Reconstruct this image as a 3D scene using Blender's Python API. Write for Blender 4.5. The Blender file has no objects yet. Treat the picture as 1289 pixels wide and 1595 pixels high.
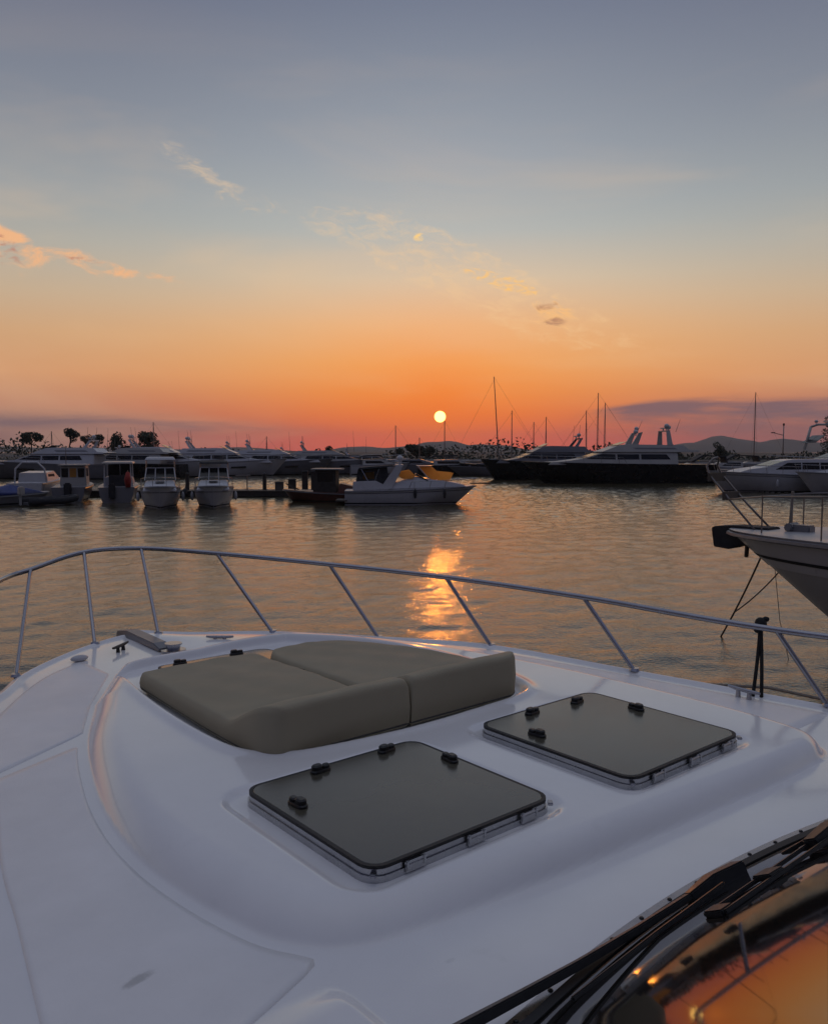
import bpy, bmesh, math, random
import numpy as np
from mathutils import Vector, Matrix, Euler

random.seed(7); rng = np.random.default_rng(7)
SC = bpy.context.scene
COL = SC.collection
R = math.radians

def lin(r, g, b, a=None):
    def f(c):
        c /= 255.0
        return c/12.92 if c <= 0.04045 else ((c+0.055)/1.055)**2.4
    t = (f(r), f(g), f(b))
    return t + (1.0,) if a is None else t + (a,)

# ------------------------------------------------------------------ camera
F_PX, CX, CY, HORIZ = 1290.0, 644.5, 797.5, 703.0     # photograph 1289 x 1595
PITCH = math.atan((CY-HORIZ)/F_PX)
CAM_H = 3.3                                           # above the water
cam_d = bpy.data.cameras.new('camera'); cam = bpy.data.objects.new('camera', cam_d); COL.objects.link(cam)
cam.location = (0, 0, CAM_H); cam.rotation_euler = (R(90)-PITCH, 0, 0)
cam_d.sensor_fit = 'VERTICAL'; cam_d.sensor_height = 36; cam_d.lens = F_PX/1595*36
cam_d.clip_start = 0.05; cam_d.clip_end = 30000
SC.camera = cam

def ray(px, py):
    a = (px-CX)/F_PX; b = (CY-py)/F_PX
    up = b*math.cos(PITCH)-math.sin(PITCH); fw = math.cos(PITCH)+b*math.sin(PITCH)
    return a, fw, up
def azel(px, py):
    a, fw, up = ray(px, py)
    return math.degrees(math.atan2(a, fw)), math.degrees(math.atan2(up, math.hypot(a, fw)))
def wat(px, py):                                       # point on the water seen at a pixel
    a, fw, up = ray(px, py); t = -CAM_H/up
    return a*t, fw*t
SUN_AZ, SUN_EL = azel(685, 649)

# ------------------------------------------------------------------ world
W = bpy.data.worlds.new('World'); SC.world = W; W.use_nodes = True
class NB:
    """small expression helper for shader maths"""
    def __init__(s, nt): s.nt = nt
    def node(s, t, **kw):
        n = s.nt.nodes.new(t)
        for k, v in kw.items(): setattr(n, k, v)
        return n
    def put(s, sock, v):
        if hasattr(v, 'is_output') or isinstance(v, bpy.types.NodeSocket): s.nt.links.new(v, sock)
        else: sock.default_value = v
    def m(s, op, *a, clamp=False):
        n = s.node('ShaderNodeMath', operation=op, use_clamp=clamp)
        for i, v in enumerate(a): s.put(n.inputs[i], v)
        return n.outputs[0]
    def sm(s, x, a, b):
        n = s.node('ShaderNodeMapRange', interpolation_type='SMOOTHSTEP')
        s.put(n.inputs[0], x); s.put(n.inputs[1], a); s.put(n.inputs[2], b)
        n.inputs[3].default_value = 0; n.inputs[4].default_value = 1
        return n.outputs[0]
    def mix(s, f, a, b, mode='MIX'):
        n = s.node('ShaderNodeMix', data_type='RGBA', blend_type=mode)
        s.put(n.inputs[0], f); s.put(n.inputs[6], a); s.put(n.inputs[7], b)
        return n.outputs[2]
    def ramp(s, x, pts):
        n = s.node('ShaderNodeValToRGB'); s.put(n.inputs[0], x)
        e = n.color_ramp.elements
        while len(e) > 1: e.remove(e[-1])
        for i, (p, c) in enumerate(pts):
            q = e[0] if i == 0 else e.new(p)
            q.position = p; q.color = c
        return n.outputs[0]
    def noise(s, vec, scale, detail=3, rough=.5, dist=0):
        n = s.node('ShaderNodeTexNoise'); s.put(n.inputs['Vector'], vec)
        n.inputs['Scale'].default_value = scale; n.inputs['Detail'].default_value = detail
        n.inputs['Roughness'].default_value = rough; n.inputs['Distortion'].default_value = dist
        return n.outputs[0]
    def xyz(s, x, y, z):
        n = s.node('ShaderNodeCombineXYZ')
        for i, v in enumerate((x, y, z)): s.put(n.inputs[i], v)
        return n.outputs[0]

def build_sky():
    nt = W.node_tree
    for n in list(nt.nodes): nt.nodes.remove(n)
    b = NB(nt)
    tc = b.node('ShaderNodeTexCoord'); sp = b.node('ShaderNodeSeparateXYZ')
    nt.links.new(tc.outputs['Generated'], sp.inputs[0])
    x, y, z = sp.outputs
    DEG = 57.29578
    el = b.m('MULTIPLY', b.m('ARCSINE', z), DEG)
    az = b.m('MULTIPLY', b.m('ARCTAN2', x, y), DEG)
    daz = b.m('ABSOLUTE', b.m('SUBTRACT', az, SUN_AZ))
    elp = b.m('MAXIMUM', el, 0.0)
    t = b.m('SQRT', b.m('DIVIDE', elp, 90.0), clamp=True)
    def rp(lst): return b.ramp(t, [(math.sqrt(e/90.0), lin(*c)) for e, c in lst])
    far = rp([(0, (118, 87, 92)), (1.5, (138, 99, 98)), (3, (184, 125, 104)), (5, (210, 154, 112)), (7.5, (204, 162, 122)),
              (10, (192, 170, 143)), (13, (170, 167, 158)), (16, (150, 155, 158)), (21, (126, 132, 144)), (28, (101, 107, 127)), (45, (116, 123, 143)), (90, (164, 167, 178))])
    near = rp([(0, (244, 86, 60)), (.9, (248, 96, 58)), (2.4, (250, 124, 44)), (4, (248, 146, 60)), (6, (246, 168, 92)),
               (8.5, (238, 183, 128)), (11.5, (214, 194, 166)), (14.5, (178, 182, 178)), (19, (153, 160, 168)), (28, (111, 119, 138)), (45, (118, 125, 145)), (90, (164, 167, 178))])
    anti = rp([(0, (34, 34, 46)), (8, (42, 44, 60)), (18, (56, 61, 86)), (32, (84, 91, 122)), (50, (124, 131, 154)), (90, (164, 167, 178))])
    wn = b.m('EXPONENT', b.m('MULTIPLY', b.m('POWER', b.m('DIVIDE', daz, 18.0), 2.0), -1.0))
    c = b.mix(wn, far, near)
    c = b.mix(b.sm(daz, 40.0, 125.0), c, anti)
    # soft large-scale unevenness of the veil
    v1 = b.xyz(b.m('MULTIPLY', az, .035), b.m('MULTIPLY', el, .16), 0.0)
    n1 = b.noise(v1, 1.0, 4, .55, .4)
    c = b.mix(b.m('MULTIPLY', b.sm(n1, .45, .75), b.sm(el, 30.0, 8.0)), c, b.mix(.35, c, lin(236, 196, 150)))
    # --- glow and disc
    sv = (math.sin(R(SUN_AZ))*math.cos(R(SUN_EL)), math.cos(R(SUN_AZ))*math.cos(R(SUN_EL)), math.sin(R(SUN_EL)))
    dot = b.m('ADD', b.m('ADD', b.m('MULTIPLY', x, sv[0]), b.m('MULTIPLY', y, sv[1])), b.m('MULTIPLY', z, sv[2]))
    ang = b.m('MULTIPLY', b.m('ARCCOSINE', b.m('MINIMUM', dot, 1.0)), DEG)
    glow = b.m('EXPONENT', b.m('MULTIPLY', ang, -0.27))
    c = b.mix(b.m('MULTIPLY', glow, .70), c, lin(255, 122, 22))
    # --- grey-violet cloud banks lying over the horizon
    def ell(px, py, wx, wy, rot=0):
        a0, e0 = azel(px, py); k = 57.3/F_PX
        da = b.m('SUBTRACT', az, a0); de = b.m('SUBTRACT', el, e0)
        cr, sr = math.cos(R(rot)), math.sin(R(rot))
        p = b.m('ADD', b.m('MULTIPLY', da, cr), b.m('MULTIPLY', de, sr))
        q = b.m('SUBTRACT', b.m('MULTIPLY', de, cr), b.m('MULTIPLY', da, sr))
        d2 = b.m('ADD', b.m('POWER', b.m('ABSOLUTE', b.m('DIVIDE', p, wx*k)), 2.0), b.m('POWER', b.m('ABSOLUTE', b.m('DIVIDE', q, wy*k)), 2.0))
        return b.m('EXPONENT', b.m('MULTIPLY', d2, -1.0))
    nb = b.noise(b.xyz(b.m('MULTIPLY', az, .11), b.m('MULTIPLY', el, .9), 3.0), 1.0, 5, .6, .6)
    band = b.m('ADD', b.m('ADD', ell(1300, 640, 330, 26, 5), b.m('MULTIPLY', ell(1040, 640, 110, 13, 8), .8)),
               b.m('ADD', b.m('MULTIPLY', ell(30, 655, 330, 18), .75), b.m('MULTIPLY', ell(390, 668, 160, 12), .35)))
    band = b.m('ADD', band, b.m('ADD', b.m('MULTIPLY', ell(1195, 636, 46, 10, 3), .8), b.m('MULTIPLY', ell(1010, 632, 80, 8, 5), .7)))
    bm_ = b.m('MULTIPLY', b.sm(b.m('MULTIPLY', band, b.m('ADD', b.m('MULTIPLY', b.m('SUBTRACT', nb, .5), 2.4), .85)), .12, 1.2), .86, clamp=True)
    c = b.mix(bm_, c, lin(112, 92, 102))
    # --- small lit clouds: left group and the diagonal wisp
    nv = b.xyz(b.m('MULTIPLY', az, .42), b.m('MULTIPLY', el, .8), 1.3)
    nc = b.noise(nv, 1.0, 6, .62, .5)
    nf = b.noise(b.xyz(b.m('ADD', b.m('MULTIPLY', az, .5), b.m('MULTIPLY', el, .35)), b.m('MULTIPLY', el, 1.1), 8.0), 1.4, 6, .68, .9)
    def add_cloud(c, masks, n, lo, hi, col, amt):
        mk = None
        for (px, py, wx, wy, rot, k) in masks:
            e = b.m('MULTIPLY', ell(px, py, wx, wy, rot), k)
            mk = e if mk is None else b.m('ADD', mk, e)
        q = b.m('ADD', n, b.m('MULTIPLY', b.m('SUBTRACT', b.m('MINIMUM', mk, 1.0), 1.0), .5))
        return b.mix(b.m('MULTIPLY', b.sm(q, lo, hi), amt), c, col)
    c = add_cloud(c, [(610, 380, 120, 40, -28, .85), (720, 420, 150, 46, -30, 1), (800, 462, 150, 44, -26, 1), (920, 515, 170, 36, -16, .85), (480, 345, 150, 30, -18, .7), (310, 265, 110, 30, -32, .8)],
                  nf, .36, .80, lin(244, 202, 150), .45)
    c = add_cloud(c, [(300, 255, 60, 14, -28, 1), (338, 280, 36, 12, -25, 1), (590, 362, 50, 22, -50, 1), (250, 215, 50, 30, -60, .8)], nf, .42, .78, lin(214, 196, 172), .16)
    c = add_cloud(c, [(-5, 385, 66, 40, -30, 1), (140, 411, 105, 20, -9, 1.05), (270, 436, 70, 9, -6, .6)], nc, .36, .60, lin(240, 180, 130), .92)
    c = add_cloud(c, [(-8, 384, 70, 30, -38, 1.05), (130, 404, 90, 10, -9, .9)], nf, .46, .66, lin(186, 126, 106), .8)
    c = add_cloud(c, [(652, 371, 16, 11, 5, 1.15)], nf, .36, .60, lin(255, 208, 125), .9)
    c = add_cloud(c, [(775, 436, 44, 13, -12, 1.05), (815, 450, 44, 12, -15, 1), (740, 425, 30, 10, -10, .9)], nf, .42, .66, lin(255, 196, 108), .85)
    c = add_cloud(c, [(860, 488, 62, 30, -8, 1.1)], nf, .36, .62, lin(250, 190, 120), .75)
    c = add_cloud(c, [(851, 477, 30, 9, 4, 1.1), (866, 501, 34, 10, 0, 1.1)], nf, .36, .62, lin(168, 120, 100), .8)
    disc = b.sm(ang, .42, .33)
    c = b.mix(disc, c, (6.0, 3.3, .75, 1))
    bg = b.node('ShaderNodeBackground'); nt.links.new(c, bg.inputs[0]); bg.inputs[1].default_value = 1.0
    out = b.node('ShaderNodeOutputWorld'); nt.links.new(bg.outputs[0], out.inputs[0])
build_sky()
W.cycles.sampling_method = 'MANUAL'; W.cycles.sample_map_resolution = 2048

sun_d = bpy.data.lights.new('sun', 'SUN'); sun = bpy.data.objects.new('sun', sun_d); COL.objects.link(sun)
sun_d.energy = 0.038; sun_d.angle = R(.6); sun_d.color = (1.0, .30, .035)
LAMP_EL = SUN_EL+2.4
_sv = Vector((math.sin(R(SUN_AZ))*math.cos(R(LAMP_EL)), math.cos(R(SUN_AZ))*math.cos(R(LAMP_EL)), math.sin(R(LAMP_EL))))
sun.rotation_euler = _sv.to_track_quat('Z', 'Y').to_euler()
sun.location = (0, 0, 60)

VS = SC.view_settings
SC.display_settings.display_device = 'sRGB'
VS.view_transform = 'Standard'; VS.look = 'None'; VS.exposure = 0.1; VS.gamma = 1; VS.use_curve_mapping = False
SC.cycles.use_denoising = True
SC.cycles.max_bounces = 6; SC.cycles.sample_clamp_indirect = 4

# ------------------------------------------------------------------ materials
def mat(name, col, rough=.5, metal=0, spec=.5, var=0, vscale=3, bump=0, bscale=200, coat=0, ior=None, trans=0, bdist=.002):
    m = bpy.data.materials.new(name); m.use_nodes = True
    nt = m.node_tree; b = NB(nt); p = nt.nodes['Principled BSDF']
    p.inputs['Base Color'].default_value = col if len(col) == 4 else (*col, 1)
    p.inputs['Roughness'].default_value = rough; p.inputs['Metallic'].default_value = metal
    p.inputs['Specular IOR Level'].default_value = spec; p.inputs['Coat Weight'].default_value = coat
    if ior: p.inputs['IOR'].default_value = ior
    p.inputs['Transmission Weight'].default_value = trans
    tc = b.node('ShaderNodeTexCoord'); o = tc.outputs['Object']
    if var:
        n = b.noise(o, vscale, 5, .6)
        c0 = tuple(v*(1-var) for v in col[:3])+(1,); c1 = tuple(min(1, v*(1+var)) for v in col[:3])+(1,)
        nt.links.new(b.ramp(n, [(.25, c0), (.75, c1)]), p.inputs['Base Color'])
        r = b.noise(o, vscale*1.7, 4, .6)
        nt.links.new(b.m('MULTIPLY', b.m('ADD', r, .5), rough), p.inputs['Roughness'])
    if bump:
        n = b.noise(o, bscale, 3, .6)
        bn = b.node('ShaderNodeBump'); bn.inputs['Strength'].default_value = bump; bn.inputs['Distance'].default_value = bdist
        nt.links.new(n, bn.inputs['Height']); nt.links.new(bn.outputs[0], p.inputs['Normal'])
    return m
M = {}
M['gelcoat'] = mat('white_gelcoat', (.82, .81, .80), .12, spec=.85, var=.04, vscale=2.5, bump=.02, bscale=7, bdist=.01)
M['nonskid'] = mat('nonskid_deck', (.80, .79, .785), .36, var=.06, vscale=3, bump=.6, bscale=110, bdist=.001)
M['acrylic'] = mat('smoked_acrylic', (.082, .074, .052), .2, spec=.9, var=.22, vscale=1.6, bump=.02, bscale=9, bdist=.01)
M['black'] = mat('black_plastic', (.012, .012, .013), .4, var=.1, vscale=20)
M['rubber'] = mat('black_rubber', (.015, .014, .014), .6)
M['steel'] = mat('stainless_steel', (.36, .36, .39), .25, metal=1, var=.08, vscale=9)
M['alu'] = mat('anodised_aluminium', (.46, .46, .47), .30, metal=1, var=.1, vscale=15)
M['vinyl'] = mat('taupe_cushion_fabric', (.34, .30, .21), .75, spec=.25, var=.05, vscale=2, bump=.25, bscale=420, bdist=.0008)
M['piping'] = mat('cushion_piping', (.05, .047, .04), .6)
M['screen'] = mat('tinted_windscreen', (.010, .009, .008), .04, spec=.8, ior=1.9, bump=.004, bscale=2.2, bdist=.02)
M['frame'] = mat('windscreen_frame', (.45, .42, .41), .28, metal=1, var=.1, vscale=12)
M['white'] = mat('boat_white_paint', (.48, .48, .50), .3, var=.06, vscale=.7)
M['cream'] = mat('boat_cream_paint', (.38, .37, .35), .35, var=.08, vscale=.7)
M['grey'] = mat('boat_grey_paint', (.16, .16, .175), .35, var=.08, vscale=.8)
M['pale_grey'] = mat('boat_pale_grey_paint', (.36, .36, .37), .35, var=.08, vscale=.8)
M['navy'] = mat('boat_black_paint', (.008, .008, .010), .28, var=.1, vscale=.5)
M['antifoul'] = mat('antifouling', (.012, .014, .018), .6)
M['window'] = mat('boat_window', (.008, .008, .010), .18, spec=.35)
M['canvas'] = mat('dark_canvas', (.02, .02, .024), .8, var=.2, vscale=3)
M['canvas_white'] = mat('pale_canvas', (.42, .42, .44), .7, var=.1, vscale=3)
M['blue'] = mat('blue_tarpaulin', (.02, .035, .16), .5, var=.25, vscale=2)
M['red'] = mat('red_cloth', (.28, .02, .015), .7, var=.2, vscale=4)
M['wood'] = mat('varnished_wood', (.10, .032, .018), .4, var=.3, vscale=3)
M['planks'] = mat('weathered_planks', (.09, .075, .06), .75, var=.3, vscale=2)
M['pile'] = mat('dark_timber', (.035, .028, .024), .8, var=.3, vscale=3)
M['rope'] = mat('pale_rope', (.22, .19, .16), .85, var=.2, vscale=30)
M['blackrope'] = mat('black_rope', (.012, .012, .012), .8)
M['chain'] = mat('rusty_chain', (.06, .045, .035), .7, var=.3, vscale=20)
M['concrete'] = mat('quay_concrete', (.10, .095, .09), .85, var=.25, vscale=.3)
M['earth'] = mat('shore_earth', (.05, .045, .035), .9, var=.3, vscale=.02)
M['hill'] = mat('hill_scrub', (.05, .05, .045), .95, var=.3, vscale=.004)
M['leaf'] = mat('foliage', (.040, .050, .028), .7, var=.35, vscale=.8)
M['bark'] = mat('bark', (.05, .038, .03), .9, var=.3, vscale=2)
M['mast'] = mat('mast_alloy', (.20, .18, .17), .4, metal=.6)

def stain(m, cx, cy, rx, ry, rot, amt):
    """a scuffed patch on the deck panel, in the deck's own coordinates"""
    nt = m.node_tree; b = NB(nt); p = nt.nodes['Principled BSDF']
    src = p.inputs['Base Color'].links[0].from_socket
    tc = b.node('ShaderNodeTexCoord'); sp = b.node('ShaderNodeSeparateXYZ'); nt.links.new(tc.outputs['Object'], sp.inputs[0]); x, y, z = sp.outputs
    dx = b.m('SUBTRACT', x, cx); dy = b.m('SUBTRACT', y, cy); c_, s_ = math.cos(rot), math.sin(rot)
    pp = b.m('DIVIDE', b.m('ADD', b.m('MULTIPLY', dx, c_), b.m('MULTIPLY', dy, s_)), rx); qq = b.m('DIVIDE', b.m('SUBTRACT', b.m('MULTIPLY', dy, c_), b.m('MULTIPLY', dx, s_)), ry)
    g = b.m('EXPONENT', b.m('MULTIPLY', b.m('ADD', b.m('POWER', b.m('ABSOLUTE', pp), 2.0), b.m('POWER', b.m('ABSOLUTE', qq), 2.0)), -1.0))
    n = b.noise(tc.outputs['Object'], 38, 5, .65)
    f = b.m('MULTIPLY', b.sm(b.m('ADD', g, b.m('MULTIPLY', b.m('SUBTRACT', n, .5), .9)), .30, .85), amt)
    sc = b.noise(tc.outputs['Object'], 5.5, 6, .7); f = b.m('ADD', f, b.m('MULTIPLY', b.sm(sc, .60, .78), .10))
    nt.links.new(b.mix(f, src, (.30, .30, .29, 1)), p.inputs['Base Color'])
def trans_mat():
    m = bpy.data.materials.new('glow_tinted_vinyl'); m.use_nodes = True
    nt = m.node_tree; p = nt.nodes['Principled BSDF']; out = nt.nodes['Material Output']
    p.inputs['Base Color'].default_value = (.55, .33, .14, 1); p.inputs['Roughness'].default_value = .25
    t = nt.nodes.new('ShaderNodeBsdfTranslucent'); t.inputs[0].default_value = (1.0, .62, .24, 1)  # sunset glow through the vinyl is put into its orange colour
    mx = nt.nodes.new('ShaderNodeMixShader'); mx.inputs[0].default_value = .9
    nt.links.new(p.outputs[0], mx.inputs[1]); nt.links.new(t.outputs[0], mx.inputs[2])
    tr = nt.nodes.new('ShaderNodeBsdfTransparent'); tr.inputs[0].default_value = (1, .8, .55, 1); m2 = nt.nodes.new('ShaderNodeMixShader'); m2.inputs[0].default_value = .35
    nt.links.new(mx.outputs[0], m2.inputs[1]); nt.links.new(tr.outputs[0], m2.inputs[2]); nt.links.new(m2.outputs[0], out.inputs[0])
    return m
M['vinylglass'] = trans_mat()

def water_mat():
    m = bpy.data.materials.new('harbour_water'); m.use_nodes = True
    nt = m.node_tree; b = NB(nt); p = nt.nodes['Principled BSDF']
    p.inputs['Base Color'].default_value = (.07, .06, .034, 1)
    p.inputs['Roughness'].default_value = .07; p.inputs['IOR'].default_value = 1.6
    g = b.node('ShaderNodeNewGeometry'); sp = b.node('ShaderNodeSeparateXYZ'); nt.links.new(g.outputs['Position'], sp.inputs[0])
    x, y, z = sp.outputs
    v = b.xyz(x, b.m('MULTIPLY', y, 1.25), 0.0)
    n2 = b.noise(v, 3.2, 3, .55, .4); n3 = b.noise(v, 11.0, 3, .6, .4)
    h = b.m('ADD', b.m('MULTIPLY', n2, .009), b.m('MULTIPLY', n3, .011))
    bn = b.node('ShaderNodeBump'); bn.inputs['Strength'].default_value = 1; bn.inputs['Distance'].default_value = 1.0
    nt.links.new(h, bn.inputs['Height']); nt.links.new(bn.outputs[0], p.inputs['Normal'])
    return m
M['water'] = water_mat()

# ------------------------------------------------------------------ mesh helpers
class MB:
    def __init__(s): s.v = []; s.f = []
    def add(s, vs, fs):
        o = len(s.v); s.v += [tuple(float(c) for c in q) for q in vs]; s.f += [tuple(i+o for i in q) for q in fs]; return s
    def box(s, c, d, rz=0):
        cx, cy, cz = c; dx, dy, dz = d[0]/2, d[1]/2, d[2]/2; vs = []
        for sz in (-1, 1):
            for a, q in ((-1, -1), (1, -1), (1, 1), (-1, 1)):
                X, Y = a*dx, q*dy
                vs.append((cx+X*math.cos(rz)-Y*math.sin(rz), cy+X*math.sin(rz)+Y*math.cos(rz), cz+sz*dz))
        return s.add(vs, [(3, 2, 1, 0), (4, 5, 6, 7), (0, 1, 5, 4), (1, 2, 6, 5), (2, 3, 7, 6), (3, 0, 4, 7)])
    def tube(s, pts, r, n=8, cap=True):
        pts = [Vector(p) for p in pts]; k = len(pts)
        rs = r if isinstance(r, (list, tuple)) else [r]*k
        vs = []; fs = []; prev = None
        for i, p in enumerate(pts):
            t = (pts[min(i+1, k-1)]-pts[max(i-1, 0)]).normalized()
            if prev is None:
                u = t.orthogonal().normalized()
            else:
                u = (prev - t*prev.dot(t)); u = u.normalized() if u.length > 1e-6 else t.orthogonal().normalized()
            prev = u; w = t.cross(u)
            for j in range(n):
                a = 2*math.pi*j/n; vs.append(p+(u*math.cos(a)+w*math.sin(a))*rs[i])
        for i in range(k-1):
            for j in range(n):
                fs.append((i*n+j, i*n+(j+1) % n, (i+1)*n+(j+1) % n, (i+1)*n+j))
        if cap: fs.append(tuple(range(n-1, -1, -1))); fs.append(tuple((k-1)*n+j for j in range(n)))
        return s.add(vs, fs)
    def prism(s, prof, w0, w1=None, y0=0):
        """side profile [(x,z)] extruded over +-half width; half width goes from w0 at lowest z to w1 at highest"""
        if w1 is None: w1 = w0
        zs = [p[1] for p in prof]; a, c = min(zs), max(zs); k = len(prof)
        ww = [w0+(w1-w0)*((z-a)/(c-a) if c > a else 0) for _, z in prof]
        vs = [(x, y0-w, z) for (x, z), w in zip(prof, ww)]+[(x, y0+w, z) for (x, z), w in zip(prof, ww)]
        fs = [tuple(range(k)), tuple(range(2*k-1, k-1, -1))]+[(i, (i+1) % k, k+(i+1) % k, k+i)[::-1] for i in range(k)]
        return s.add(vs, fs)
    def ball(s, c, r, nu=10, nv=6):
        rx, ry, rz = r if isinstance(r, (tuple, list)) else (r, r, r); vs = [(c[0], c[1], c[2]-rz)]; fs = []
        for i in range(1, nv):
            t = -math.pi/2+math.pi*i/nv
            for j in range(nu):
                a = 2*math.pi*j/nu; vs.append((c[0]+rx*math.cos(t)*math.cos(a), c[1]+ry*math.cos(t)*math.sin(a), c[2]+rz*math.sin(t)))
        vs.append((c[0], c[1], c[2]+rz)); L = len(vs)-1
        for j in range(nu):
            fs.append((0, 1+(j+1) % nu, 1+j)); fs.append((L, L-nu+j, L-nu+(j+1) % nu))
        for i in range(nv-2):
            for j in range(nu):
                p = 1+i*nu; fs.append((p+j, p+(j+1) % nu, p+nu+(j+1) % nu, p+nu+j))
        return s.add(vs, fs)
    def build(s, name, m, parent=None, smooth=False, bevel=0, angle=None):
        me = bpy.data.meshes.new(name); me.from_pydata(s.v, [], s.f); me.update()
        if bevel or True:
            bm = bmesh.new(); bm.from_mesh(me)
            if bevel:
                try: bmesh.ops.bevel(bm, geom=[e for e in bm.edges if e.is_manifold and e.calc_face_angle(0) > .5], offset=bevel, segments=2, affect='EDGES', clamp_overlap=True)
                except Exception: pass
            bmesh.ops.recalc_face_normals(bm, faces=bm.faces)
            bm.to_mesh(me); bm.free()
        me.materials.append(m)
        if smooth:
            me.polygons.foreach_set('use_smooth', [True]*len(me.polygons))
            if angle: me.set_sharp_from_angle(angle=R(angle))
        o = bpy.data.objects.new(name, me); COL.objects.link(o)
        if parent: o.parent = parent
        return o

def tag(o, label=None, cat=None, group=None, kind=None):
    if label: o['label'] = label
    if cat: o['category'] = cat
    if group: o['group'] = group
    if kind: o['kind'] = kind
    return o
def thing(name, label, cat, loc=(0, 0, 0), rz=0, group=None, rx=0, ry=0):
    o = bpy.data.objects.new(name, None); COL.objects.link(o); o.empty_display_size = .2
    o.location = loc; o.rotation_euler = (rx, ry, rz)
    return tag(o, label, cat, group)

def smooth_poly(pts, n=120, closed=False):
    """Catmull-Rom resample of 2-D/3-D points"""
    P = np.array(pts, float); k = len(P); out = []
    segs = k if closed else k-1
    per = max(2, n//segs)
    for i in range(segs):
        p1, p2 = P[i], P[(i+1) % k]
        p0 = P[(i-1) % k] if closed or i > 0 else 2*p1-p2
        p3 = P[(i+2) % k] if closed or i+2 < k else 2*p2-p1
        for t in np.linspace(0, 1, per, endpoint=False):
            out.append(.5*((2*p1)+(-p0+p2)*t+(2*p0-5*p1+4*p2-p3)*t*t+(-p0+3*p1-3*p2+p3)*t**3))
    if not closed: out.append(P[-1])
    return np.array(out)

def sdf(S, U, poly):
    """signed distance (inside positive) of arrays to a closed polygon"""
    P = np.asarray(poly); d2 = np.full(S.shape, 1e9); ins = np.zeros(S.shape, bool)
    k = len(P)
    for i in range(k):
        ax, ay = P[i]; bx, by = P[(i+1) % k]; ex, ey = bx-ax, by-ay; L = ex*ex+ey*ey
        if L < 1e-12: continue
        t = np.clip(((S-ax)*ex+(U-ay)*ey)/L, 0, 1)
        d2 = np.minimum(d2, (S-ax-t*ex)**2+(U-ay-t*ey)**2)
        c = ((ay > U) != (by > U))
        with np.errstate(divide='ignore', invalid='ignore'):
            xx = (bx-ax)*(U-ay)/(by-ay if by != ay else 1e-12)+ax
        ins ^= c & (S < xx)
    d = np.sqrt(d2); return np.where(ins, d, -d)
def sst(x, a, b):
    t = np.clip((x-a)/(b-a), 0, 1); return t*t*(3-2*t)
def rrect(s0, s1, u0, u1, r, n=5):
    out = []
    for cx, cy, a0 in ((s1-r, u1-r, 0), (s0+r, u1-r, 90), (s0+r, u0+r, 180), (s1-r, u0+r, 270)):
        for i in range(n+1):
            a = R(a0+90*i/n); out.append((cx+r*math.cos(a), cy+r*math.sin(a)))
    return out

# ------------------------------------------------------------------ setting: water, shore, hills
def water_sheet():
    """one sheet: a wavy basin in front (real relief) that flattens into a plain skirt out to the horizon"""
    ys = [1.0]
    while ys[-1] < 150: ys.append(ys[-1]+.085+.0022*max(ys[-1], 0))
    ys = np.array(ys); xs = np.arange(-84, 92.01, .14)
    Xg, Yg = np.meshgrid(xs, ys); Zg_ = np.zeros_like(Xg); g = np.random.default_rng(11)
    n = 52
    for q in range(n):
        lam = .38*(2.3/.38)**((q/(n-1))**1.6); k = 2*math.pi/lam
        th = g.normal(R(115), R(48)); a = .034/math.sqrt(n)*1.41/k*(2.5 if lam < 1.6 else 1.5)
        ph = k*(Xg*math.cos(th)+Yg*math.sin(th))+g.uniform(0, 6.28)
        Zg_ += a*(np.sin(ph)+.22*np.cos(2*ph))*WAVE
    gust = .82+.22*np.sin(Xg*.11+np.sin(Yg*.07)*2)*np.sin(Yg*.13+1.2)
    fade = sst(Xg, -84, -76)*sst(Xg, 92, 84)*sst(Yg, 1, 5)*sst(Yg, 150, 135)
    Zg_ *= gust*fade*(1+.7*sst(Yg, 30, 75))
    ny, nx = Xg.shape
    co = np.stack([Xg, Yg, Zg_], -1).reshape(-1, 3); idx = np.arange(ny*nx).reshape(ny, nx)
    fa = np.stack([idx[:-1, :-1], idx[:-1, 1:], idx[1:, 1:], idx[1:, :-1]], -1).reshape(-1, 4)
    ring_ = [(-84, 1), (92, 1), (float(xs[-1]), float(ys[-1])), (-84, float(ys[-1]))]
    c = [idx[0, 0], idx[0, -1], idx[-1, -1], idx[-1, 0]]; o = len(co); Bg = 14000
    co = np.vstack([co, [(-Bg, -Bg, 0), (Bg, -Bg, 0), (Bg, Bg, 0), (-Bg, Bg, 0)]])
    fa = np.vstack([fa, [(c[0], o, o+1, c[1]), (c[1], o+1, o+2, c[2]), (c[2], o+2, o+3, c[3]), (c[3], o+3, o, c[0])]])
    me = bpy.data.meshes.new('water')
    me.vertices.add(len(co)); me.vertices.foreach_set('co', co.ravel())
    me.loops.add(fa.size); me.loops.foreach_set('vertex_index', fa.ravel().astype(np.int32))
    me.polygons.add(len(fa)); me.polygons.foreach_set('loop_start', np.arange(0, fa.size, 4)); me.polygons.foreach_set('use_smooth', np.ones(len(fa), bool))
    me.update(calc_edges=True); me.validate(); me.materials.append(M['water'])
    o = bpy.data.objects.new('water', me); COL.objects.link(o); return tag(o, kind='structure')
WAVE = .95
water_sheet()
mb = MB(); vs = []; fs = []
for i in range(41):
    X = -420+21*i; e = 3*math.sin(i*.9)+2*math.sin(i*2.3)
    vs += [(X, 190+e, -.5), (X, 193+e, .9), (X, 260, 1.2), (X, 900, 1.6), (X*3, 4200, 2.0)]
for i in range(40):
    for j in range(4): fs.append((i*5+j, (i+1)*5+j, (i+1)*5+j+1, i*5+j+1))
mb.add(vs, fs); tag(mb.build('shore', M['earth'], smooth=True), kind='structure')
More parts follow.
